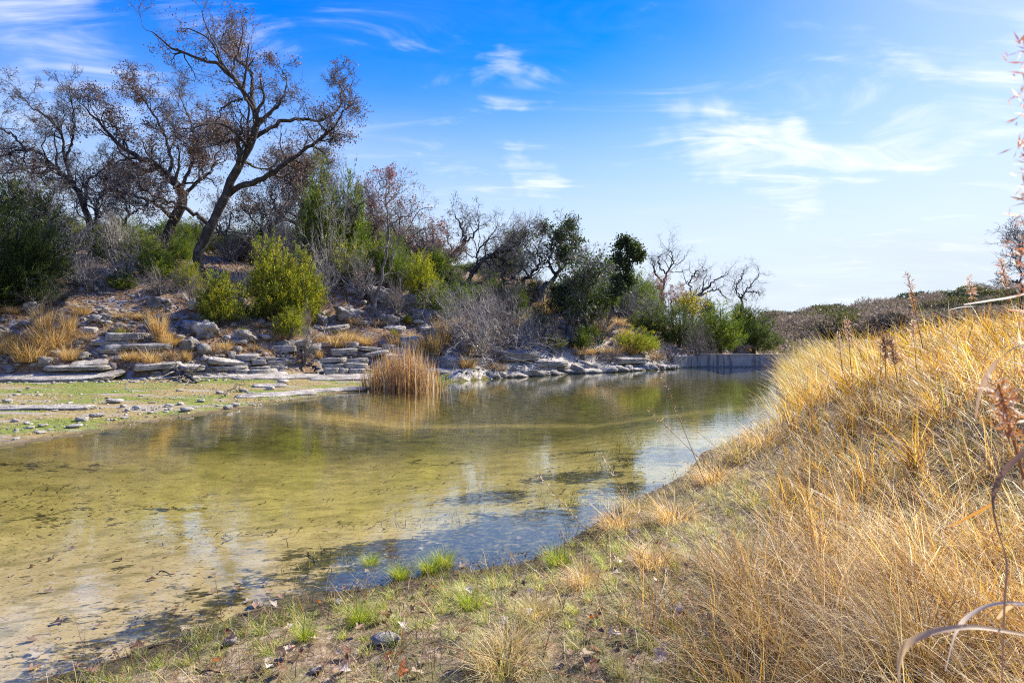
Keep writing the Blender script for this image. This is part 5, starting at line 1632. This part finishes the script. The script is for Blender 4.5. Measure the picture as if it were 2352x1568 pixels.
def near_grass(name, label, N, rmin, rmax, fmask, hgt, wdt, cols, probs, lean, curve, seed, azb=(-1.2, .9), power=1.0, clump=0.0, zoff=0., azr=(-46, 50), m=M_GRASS, colnoise=None):
    rr = np.random.default_rng(seed)
    x, y = near_points(N, rmin, rmax, azr, power, seed + 1)
    if clump:
        # gather the blades into tussocks
        cx = np.round(x / clump) * clump; cy = np.round(y / clump) * clump
        jx = (_h(np.round(x / clump).astype(int), np.round(y / clump).astype(int), 5) - .5) * clump * .8
        jy = (_h(np.round(x / clump).astype(int), np.round(y / clump).astype(int), 6) - .5) * clump * .8
        g = rr.uniform(.35, .95, N)
        x = x * (1 - g) + (cx + jx) * g; y = y * (1 - g) + (cy + jy) * g
    z, wat, b, h, n_, dF, dN, dL = terrain(x, y)
    k = (n_ & (rr.random(N) < fmask(x, y, dN)))
    x, y, z, dN = x[k], y[k], z[k], dN[k]; n = len(x)
    az = rr.normal(azb[0], azb[1], n)
    L = hgt(x, y, dN) * rr.uniform(.45, 1.1, n)
    if clump:
        L = L * (.5 + .85 * _h(np.round(x / clump).astype(int), np.round(y / clump).astype(int), 8))
    d = np.hypot(x, y)
    ww = wdt * np.clip(d / 3.0, .75, 5) ** .75 * rr.uniform(.6, 1.35, n)
    V, Q, T = blades(np.stack([x, y, z - .015 + zoff * rr.random(n)], -1), az, np.abs(rr.normal(lean, .55 * lean, n)), L, ww, rr.uniform(*curve, n), rr)
    cc = pal(rr, n, cols, probs)
    f = fbm(x * .9, y * .9, 201, 3); g = fbm(x * .6 + 9, y * .6, 202, 3)
    cc = cc * (1.0 + .8 * f)[:, None]                                   # whole patches paler or browner
    grey = cc.mean(1, keepdims=True) * np.array([1.14, .93, .64])
    w_ = np.clip(.05 + .8 * g, 0, .45)[:, None]
    cc = np.clip(cc * (1 - w_) + grey * w_, 0, .85)
    if colnoise is not None:
        st = colnoise(x, y)[:, None]
        cc = cc * (1 - st) + (cc.sum(1, keepdims=True) * np.array([.47, .36, .17])) * st
    obj(name, mesh_np(name, V, Q, T, col=np.repeat(cc, 7, 0), mat=m), label=label, cat='grass', kind='stuff')
    return n


tall = lambda x, y, dN: sm(1.5 - .065 * y.clip(0, 14), 2.9 - .13 * y.clip(0, 14), dN + .5 * fbm(x * 1.2, y * 1.2, 77, 2)) * sm(.1, 1.3, x - .15 * (5 - y).clip(0)) * (.25 + .75 * sm(-.2, .1, fbm(x * 1.1, y * 1.1, 78, 3) + .2 * sm(6, 9, y)))
tallc = lambda x, y, dN: np.clip(tall(x, y, dN), 0, 1)
STRAW = [(.62, .36, .065), (.68, .48, .15), (.44, .24, .055), (.74, .62, .38), (.20, .10, .04), (.36, .38, .04)]
cnt = []
cnt.append(near_grass('tall_grass', 'tall golden dry grass covering the right bank', 100000, 1.1, 26, lambda x, y, dN: tallc(x, y, dN) * .95,
                      lambda x, y, dN: .54 + .42 * sm(5, 11, y) + 0 * x, .0050, STRAW, [4, 2.2, 3, 1.3, 2.2, .6],   .5, (.0, 1.7), 31, (-1.1, 1.5), 1.0, .42, azr=(-10, 50)))
cnt.append(near_grass('fine_grass', 'fine pale dry stems tangled in the tall grass', 85000, 1.1, 18, lambda x, y, dN: tallc(x, y, dN) * .8,
                      lambda x, y, dN: .55 + 0 * x, .0026, [(.76, .64, .38), (.68, .43, .10), (.32, .18, .06)], [1.3, 3, 2], .9, (0, 1.6), 33, (-1.0, 1.6), 1.0, .3, .25, azr=(-10, 50)))
cnt.append(near_grass('long_stems', 'long pale stems leaning over the dry grass towards the water', 5000, 1.2, 14, lambda x, y, dN: tallc(x, y, dN),
                      lambda x, y, dN: .95 + 0 * x, .0026, [(.80, .70, .48), (.66, .44, .12), (.5, .3, .1), (.78, .6, .3)], [2, 2, 1, 2], .85, (.1, .8), 34, (-1.2, .6), 1.0, 0, azr=(-10, 50)))
cnt.append(near_grass('grass_litter', 'matted brown dead grass on the near bank', 110000, 1.1, 16, lambda x, y, dN: .2 + .8 * tallc(x, y, dN),
                      lambda x, y, dN: .26 + 0 * x, .0032, [(.22, .13, .06), (.46, .29, .11), (.68, .53, .28), (.09, .055, .03)], [3, 2.5, 2.2, 3], 1.25, (0, .9), 35, (0, 3), 1.0, 0, .10))
cnt.append(near_grass('short_grass', 'short green and straw turf along the water edge', 210000, 1.9, 13, lambda x, y, dN: (1 - .85 * tallc(x, y, dN)) * sm(.0, .25, dN + .12 * fbm(x * 3, y * 3, 3, 2)) * sm(-.6, -.05, fbm(x * 1.4, y * 1.4, 99, 3) + .22 * sm(-1.5, .6, x)),
                      lambda x, y, dN: .12 + .09 * sm(0, 2.5, x) + .05 * fbm(x * 2, y * 2, 13, 2), .0028, [(.50, .50, .11), (.30, .42, .05), (.72, .56, .22), (.80, .70, .44), (.40, .26, .11)], [4.2, 4.6, 1.6, 1.5, .5], .8, (.2, 1.7), 37, (-1.2, 1.5), 1.0, .16, colnoise=lambda x, y: .85 * sm(4.6, 7, y)))
# overhanging fringe where the far part of the bank meets the water
cnt.append(near_grass('fringe_grass', 'arching dry grass overhanging the water at the bend of the bank', 70000, 9, 30, lambda x, y, dN: sm(2.4, .5, dN) * sm(.0, .5, dN) * (y > 11),
                      lambda x, y, dN: .80 + .35 * sm(11, 14, y) + 0 * x, .0035, [(.62, .44, .12), (.70, .58, .34), (.44, .30, .12), (.30, .34, .06), (.3, .2, .12)], [3, 2.5, 2, .9, 1], .55, (.1, .8), 39, (-1.45, .55), 1.0, .5, azr=(10, 45)))


# knee-high tussocks that can be told apart on the low mat near the camera
T3 = [tuft_mesh(90, 420, .3, 1.0, [(.62, .48, .22), (.68, .56, .34), (.45, .36, .12), (.30, .32, .07)], [3, 3, 2, 1], wd=.010, curve=(.5, 1.8)),
      tuft_mesh(91, 380, .25, .7, [(.30, .40, .05), (.42, .44, .08), (.55, .45, .18)], [3, 2, 1], wd=.014, curve=(.2, 1.0)),
      tuft_mesh(92, 420, .3, 1.2, [(.66, .46, .16), (.72, .58, .34), (.46, .28, .10)], [3, 3, 1], wd=.010, curve=(.5, 1.9))]
for (px, py, h, k, lab) in [(1150, 1545, .24, 0, 'straw tussock with green heart at the bottom edge'), (1180, 1500, .20, 0, 'fawn tussock just behind the bottom edge'), (920, 1330, .14, 1, 'vivid green tuft standing in the shallows'),
                            (985, 1315, .14, 1, 'second green tuft right beside it in the shallows'), (1020, 1300, .16, 1, 'green tuft with straw tips at the right of the shallows'), (850, 1300, .12, 1, 'low green tuft left of the vivid one'),
                            (1420, 1215, .34, 2, 'rounded fawn tussock at the water near the bend'), (1460, 1180, .3, 0, 'dark-bellied tussock jutting over the water'), (1340, 1345, .22, 2, 'combed-over fawn tussock above the water'),
                            (1500, 1300, .26, 2, 'combed-over straw tussock right of the fawn one'), (1280, 1300, .18, 1, 'greenish tuft at the edge of the shallows'), (1640, 1110, .4, 2, 'golden tussock at the second bend'),
                            (1700, 1060, .45, 0, 'golden tussock reaching the sky reflection'), (1750, 1030, .5, 2, 'golden tussock below the overhanging fringe'), (1550, 1200, .34, 2, 'straw tussock on the low bank, middle'),
                            (830, 1430, .14, 1, 'low green tuft in the mud, left'), (1080, 1400, .16, 1, 'yellowish tuft near the shallows'), (1230, 1420, .18, 0, 'straw tuft among fallen leaves'), (700, 1470, .1, 1, 'tiny green tuft in wet silt')]:
    p = hit(px, py)
    o = obj('grass_tussock', T3[k], None, tuple(p), lab, 'grass tussock', 'tussocks on the low near bank')
    s_ = h * 1.15
    o.scale = (s_ * 1.3, s_ * 1.3, s_); o.rotation_euler = (0, 0, rng.uniform(0, 6.28))

near_grass('moss', 'mossy green-brown growth on the wet mud at the near shore', 260000, 2.3, 8, lambda x, y, dN: sm(2.9, 1.2, dN) * sm(-.45, .0, fbm(x * 2.2, y * 2.2, 64, 4)) * sm(1.6, .4, x),
           lambda x, y, dN: .05 + 0 * x, .0046, [(.22, .24, .04), (.34, .34, .07), (.14, .11, .04), (.44, .38, .12)], [3, 2, 2.4, 1], 1.0, (.2, 1.6), 66, (0, 3), 1.0)
# weed standing up through the shallow water
rr = np.random.default_rng(55)
N = 70000
x = rr.uniform(-2.6, 6, N); y = rr.uniform(2.8, 13, N)
z, wat, b, h, n_, dF, dN, dL = terrain(x, y)
k = wat & (rr.random(N) < sm(2.4, .2, dN) * sm(-.15, .2, fbm(x * 1.3, y * 1.3, 61, 3)) * sm(-2.6, -.6, x))
x, y, z = x[k], y[k], z[k]; n = len(x)
V, Q, T = blades(np.stack([x, y, z], -1), rr.uniform(0, 6.28, n), np.abs(rr.normal(.5, .5, n)), (-z + .006) * rr.uniform(.4, 1.25, n) + .015, rr.uniform(.003, .009, n), rr.uniform(.2, 2, n), rr)
cc = pal(rr, n, [(.22, .22, .04), (.46, .42, .08), (.07, .065, .02)], [2, 1.3, 3])
obj('water_weed', mesh_np('water_weed', V, Q, T, col=np.repeat(cc, 7, 0), mat=M_GRASS), label='green-brown water weed in the shallows by the near bank', cat='water weed', kind='stuff')
# rags of growth and twigs lying on the bed
N = 60000
x = rr.uniform(-9, 7, N); y = rr.uniform(2.2, 17, N)
z, wat, b, h, n_, dF, dN, dL = terrain(x, y)
k = wat & (rr.random(N) < (.07 + .8 * sm(.12, .34, fbm(x * .8, y * 1.8, 63, 4))) * (1 - .6 * sm(6, 10, y)))
k = np.where(k)[0][:24000]
P = np.stack([x[k], y[k], z[k] + .006], -1); n = len(k)
a = rr.normal(1.35, .8, n); Lr = (.008 + .05 * rr.uniform(0, 1, n) ** 2)[:, None] * np.clip(P[:, 1:2] / 5, .7, 1.6)
D = np.stack([np.sin(a), np.cos(a), rr.uniform(0, .35, n)], -1); E = np.stack([np.cos(a), -np.sin(a), rr.uniform(-.2, .2, n)], -1)
V = np.stack([P, P + D * Lr * .5 + E * Lr * .16, P + D * Lr, P + D * Lr * .5 - E * Lr * .16], 1).reshape(-1, 3)
cc = pal(rr, n, [(.10, .075, .03), (.16, .13, .05), (.07, .06, .03), (.24, .17, .08)], [3, 2, 2, 1])
obj('bed_debris', mesh_np('bed_debris', V, np.arange(n * 4).reshape(-1, 4), col=np.repeat(cc, 4, 0), mat=M_LEAF), label='dark flecks of plant debris on the sandy bed', cat='debris', kind='stuff')


# fallen leaves near the camera
def leaf_mesh(seed, col):
    r = np.random.default_rng(seed)
    m = 22
    a = np.linspace(0, 2 * np.pi, m, endpoint=False)
    rad = .36 + .09 * np.cos(5 * a) + .08 * np.cos(a) + r.normal(0, .045, m)
    x, y = rad * np.cos(a) * 1.25, rad * np.sin(a) * .9
    curl = r.uniform(.6, 1.8)
    z = curl * y ** 2 + r.uniform(-.3, .5) * x ** 2 + r.normal(0, .025, m)
    V = [[0, 0, -.02]] + [[x[q], y[q], z[q]] for q in range(m)]
    T = [[0, q + 1, (q + 1) % m + 1] for q in range(m)]
    nb = len(V)
    V += [[-.40, -.012, .03], [-.40, .012, .03], [-.85, .008, .10], [-.85, -.008, .10]]
    Qd = [[nb, nb + 1, nb + 2, nb + 3]]
    return mesh_np('fallen_leaf', np.array(V), Qd, T, col=np.tile(col, (len(V), 1)), mat=M_LEAF)


LV = [leaf_mesh(1, (.20, .09, .05)), leaf_mesh(2, (.34, .22, .14)), leaf_mesh(3, (.55, .46, .36)), leaf_mesh(4, (.13, .075, .05)), leaf_mesh(5, (.68, .60, .52)), leaf_mesh(6, (.42, .14, .05))]
LC = ['dark brown', 'tan', 'pale', 'blackish brown', 'bleached white', 'rusty orange']
n = 0
while n < 270:
    px, py = rng.uniform(0, 1900), rng.uniform(1080, 1568)
    if rng.random() > (.25 + .75 * sm(1150, 1450, py)) * (.35 + .65 * sm(300, 900, px)):
        continue
    p = hit(px, py)
    inw = p[2] < 0
    k = int(rng.choice(6, p=[.25, .25, .15, .15, .12, .08])) if not inw else int(rng.choice([1, 3, 2], p=[.5, .3, .2]))
    where = 'lying under water' if inw else 'in the matted grass'
    side = 'at the bottom left' if px < 650 else 'near the shallows' if px < 1250 and py < 1420 else 'at the bottom middle' if px < 1300 else 'below the tall grass'
    s_ = rng.uniform(.035, .08)
    o = obj('fallen_leaf', LV[k], None, (p[0], p[1], p[2] + (.012 if inw else .03 + .02 * rng.random())), near_label(px, py, 'leaf under water' if inw else 'leaf', [LC[k]]), 'leaf', 'fallen leaves on the near bank')
    o.scale = (s_, s_, s_); o.rotation_euler = (rng.normal(0, .15 if inw else .4), rng.normal(0, .15 if inw else .4), rng.uniform(0, 6.28))
    n += 1

rr = np.random.default_rng(57)
x, y = near_points(60000, 2.2, 12, (-46, 45), 1.0, 58)
z, wat, b, h, n_, dF, dN, dL = terrain(x, y)
k = np.where(rr.random(len(x)) < np.where(wat, .45 * sm(.9, 0, dN), .5 * sm(.7, .0, dN) + .04) * sm(-.25, .3, fbm(x * 2, y * 2, 97, 3)))[0][:5200]
V, Q = quads_at(np.stack([x[k], y[k], np.maximum(z[k], -.03) + .008], -1), .028, rr, .55)
V[:, 2] = V[:, 2] * .5 + np.repeat(np.maximum(z[k], -.03) + .008, 4) * .5
cc = pal(rr, len(k), [(.10, .06, .035), (.22, .13, .07), (.34, .24, .14), (.06, .04, .03)], [3, 2, 1, 2])
obj('leaf_litter', mesh_np('leaf_litter', V, Q, col=np.repeat(cc, 4, 0), mat=M_LEAF), label='drift of small rotting leaf scraps along the near waterline', cat='leaf litter', kind='stuff')

# stones near the camera
for (px, py, s, lab) in [(890, 1475, .11, 'angular grey stone in the turf at the bottom'), (775, 1390, .07, 'half-sunk grey stone in the wet turf'), (1910, 1225, .22, 'flat pale stone among the tall dry grass'),
                         (725, 1310 + 235, .06, 'small stone in the mud at the bottom edge'), (590, 1395, .08, 'dark stone under water at the muddy corner'), (530, 1480, .07, 'brown stone in the silt, bottom left')]:
    put_stone(px, py, s * 1.3, STN if 'pale' in lab else STG, 'stone', lab, 'stones of the near bank', .8, 0)
# sticks under water and on the mud
for q, (a_, b_, c_, d_, lab) in enumerate([(365, 1316, 400, 1322, 'short brown stick lying on the sand under water'), (705, 1275, 735, 1300, 'bent stick reaching from the weed'),
                                           (445, 1545, 525, 1548, 'straight brown stick on the mud at the bottom'), (1265, 1335, 1290, 1290, 'thin dark twig standing at the edge of the shallows'),
                                           (340, 1490, 420, 1465, 'mossy stick in the silt'), (510, 1250, 535, 1240, 'little dark stick on the open sand')]):
    snag(a_, b_, c_, d_, .006, lab, 80 + q, 1, 'stick', .012)


# ------------------------------------------------------------------ close plants at the right edge
def ribbon(rows, width, r, name, m, col, parent=None, thick=.35):
    """a curved dry leaf with a folded section: rows of points"""
    l = resample(np.asarray(rows, float), 22)
    T = nrm(np.gradient(l, axis=0)); up = np.array([.15, -.5, .85])
    B = nrm(np.cross(T, up)); N = np.cross(B, T)
    wv = width * np.sin(np.linspace(.35, 3.05, 22)) ** .6
    V = np.concatenate([l - B * wv[:, None] * .5 + N * wv[:, None] * thick * .5, l, l + B * wv[:, None] * .5 + N * wv[:, None] * thick * .5])
    q = np.arange(21)
    Q = np.concatenate([np.stack([q, q + 1, 22 + q + 1, 22 + q], -1), np.stack([22 + q, 23 + q, 44 + q + 1, 44 + q], -1)])
    return mesh_np(name, V, Q, col=np.tile(col, (len(V), 1)), mat=m, smooth=True)


PALE = (.56, .41, .25)


def dry_leaf(pts, d0, d1, width, lab, col=PALE):
    rows = [W(px, py, d0 + (d1 - d0) * q / (len(pts) - 1)) for q, (px, py) in enumerate(pts)]
    o = rows[0]
    rr = [v - o for v in rows]
    obj('dried_leaf', ribbon(rr, width, rng, 'dried_leaf', M_GRASS, col), None, tuple(o), lab, 'leaf', 'curled dry leaves close to the camera')


dry_leaf([(2090, 1680), (2062, 1560), (2075, 1490), (2130, 1455), (2220, 1440), (2300, 1448), (2420, 1470)], .62, .60, .0065, 'thick pale leaf arching low at the bottom right corner')
dry_leaf([(2170, 1540), (2195, 1450), (2240, 1405), (2300, 1385), (2400, 1388)], .72, .66, .005, 'second pale leaf arching above the lowest one', (.55, .47, .40))
dry_leaf([(2290, 1420), (2310, 1400), (2340, 1390), (2420, 1400)], .75, .7, .005, 'short pale leaf between the two arching ones')
dry_leaf([(2400, 1000), (2350, 1040), (2300, 1090), (2278, 1150), (2290, 1220), (2310, 1290), (2305, 1400), (2300, 1600)], .60, .62, .006, 'dark curling leaf hanging at the right edge', (.20, .13, .10))
dry_leaf([(2240, 960), (2250, 900), (2275, 850), (2330, 800), (2420, 780)], .8, .7, .0055, 'grey-brown leaf arching at the right edge', (.34, .25, .19))
dry_leaf([(2215, 700), (2270, 692), (2330, 682), (2420, 655)], 1.3, 1.0, .008, 'broad white sunlit leaf above the tall grass', (.75, .70, .62))
dry_leaf([(2180, 712), (2210, 706), (2240, 704)], 1.5, 1.45, .012, 'short white leaf left of the broad white one', (.75, .68, .60))
dry_leaf([(2180, 1210), (2240, 1180), (2290, 1150)], .7, .62, .0035, 'blurred orange leaf pointing at the dark curling one', (.45, .24, .09))


def plume(px0, py0, px1, py1, d, seed, lab, fluff=900, size=.016, wide=.012, cols=None, stalk=.0018, grp='seed stalks of the right bank', droop=0.0):
    """a grass stalk with a feathery seed head on its upper part"""
    r = np.random.default_rng(seed)
    p, q = W(px0, py0, d), W(px1, py1, d)
    root = thing('seed_stalk', tuple(p), lab, 'seed stalk', grp)
    v = q - p; L = np.linalg.norm(v)
    pts = np.linspace(0, 1, 6)[:, None] * v[None]; pts[:, 0] += droop * np.linspace(0, 1, 6) ** 2
    l = resample(pts, 14)
    V, Q = tubes(l[None], np.full((1, 14), stalk) * np.linspace(1, .5, 14), 6)
    obj('stalk', mesh_np('stalk', V, Q, col=np.tile((.34, .19, .09), (len(V), 1)), mat=M_GRASS, smooth=True), root)
    n = fluff
    t = r.uniform(.42, 1.0, n); f = t * 13; i = np.minimum(f.astype(int), 12); u = (f - i)[:, None]
    P = l[i] * (1 - u) + l[i + 1] * u
    knots = np.exp(-((t * 16) % 1 - .5) ** 2 * 8)
    P = P + r.normal(0, 1, (n, 3)) * (wide * .35 * (.4 + knots))[:, None]
    out = nrm(r.normal(size=(n, 3)) + nrm(v) * 1.2)
    V, Q = quads_at(P, size, r, .13, out, 2.0)
    cc = pal(r, n, *(cols or ([(.42, .22, .11), (.62, .40, .24), (.75, .66, .56)], [3, 2, 2])))
    obj('seed_head', mesh_np('seed_head', V, Q, col=np.repeat(cc, 4, 0), mat=M_GRASS), root, kind='stuff')


plume(2385, 1500, 2366, 90, .55, 1, 'blurred fluffy seed stalk running up the right edge', 600, .013, .017, ([(.42, .20, .11), (.70, .50, .36), (.80, .70, .58)], [4, 2, 1]))
plume(2352, 1100, 2292, 880, .66, 2, 'blurred orange-brown seed head at the right edge', 260, .016, .012, ([(.45, .22, .10), (.80, .66, .52)], [2, 1]))
plume(2120, 800, 2084, 628, 2.6, 3, 'tallest thin seed stalk against the sky', 200, .022, .010, ([(.36, .2, .1), (.55, .36, .2)], [2, 1]), stalk=.002)
plume(2035, 870, 2031, 775, 2.8, 4, 'left one of two dark upright seed heads', 260, .028, .016, ([(.22, .13, .09), (.35, .22, .15)], [1, 1]), .002)
plume(2062, 880, 2046, 780, 2.8, 5, 'right one of two dark upright seed heads', 260, .028, .014, ([(.22, .13, .09), (.35, .22, .15)], [1, 1]), .002)
plume(1955, 850, 1946, 735, 4.5, 6, 'fluffy pale seed head at the left shoulder of the bank', 170, .035, .022, ([(.6, .45, .32), (.45, .30, .2)], [1, 1]), .003)
plume(1935, 850, 1925, 765, 4.5, 7, 'smaller fluffy seed head beside the pale one', 120, .035, .022, ([(.6, .45, .32), (.45, .30, .2)], [1, 1]), .003)
plume(2245, 720, 2225, 640, 3.2, 8, 'thin seed stalk before the far ridge, right', 120, .03, .012, stalk=.0018)
plume(2105, 850, 2096, 740, 3.4, 9, 'thin pale seed stalk beside the tallest one', 120, .03, .014, stalk=.0018)
plume(2320, 700, 2300, 600, 2.2, 10, 'seed stalk leaning under the dead tree', 160, .022, .01, stalk=.0018)
plume(1620, 1110, 1492, 790, 1.9, 11, 'thin orange stem rising alone before the water', 60, .012, .005, stalk=.0012)
plume(1760, 1200, 1484, 935, 2.3, 12, 'long leaning straw stem before the water', 60, .018, .006, ([(.6, .45, .2)], [1]), .0016)
plume(1900, 1230, 1600, 990, 3.0, 13, 'leaning straw stem over the reflected sky', 60, .02, .008, ([(.6, .45, .2)], [1]), .0016)
plume(1560, 1330, 1375, 1035, 2.2, 14, 'pale leaning stem in front of the reflected trees', 60, .02, .008, ([(.7, .58, .4)], [1]), .0016)
plume(1420, 1300, 1235, 1090, 2.4, 15, 'pale stem crossing the weed patch', 60, .02, .008, ([(.7, .58, .4)], [1]), .0016)
plume(1700, 1640, 1010, 1480, 1.6, 16, 'long straw stem lying across the bottom', 160, .012, .006, ([(.66, .48, .2)], [1]), .0018)
plume(1760, 1568, 1330, 1370, 1.8, 17, 'long straw stem above the lowest one', 160, .012, .006, ([(.66, .48, .2)], [1]), .0018)
plume(1880, 1560, 1420, 1240, 1.9, 18, 'long straw stem slanting up from the bottom right', 60, .012, .006, ([(.66, .48, .2)], [1]), .0018)
print('near grass blades', cnt)
tot = sum(len(m.loops) - 2 * len(m.polygons) for m in bpy.data.meshes)
print('TRIS', tot)
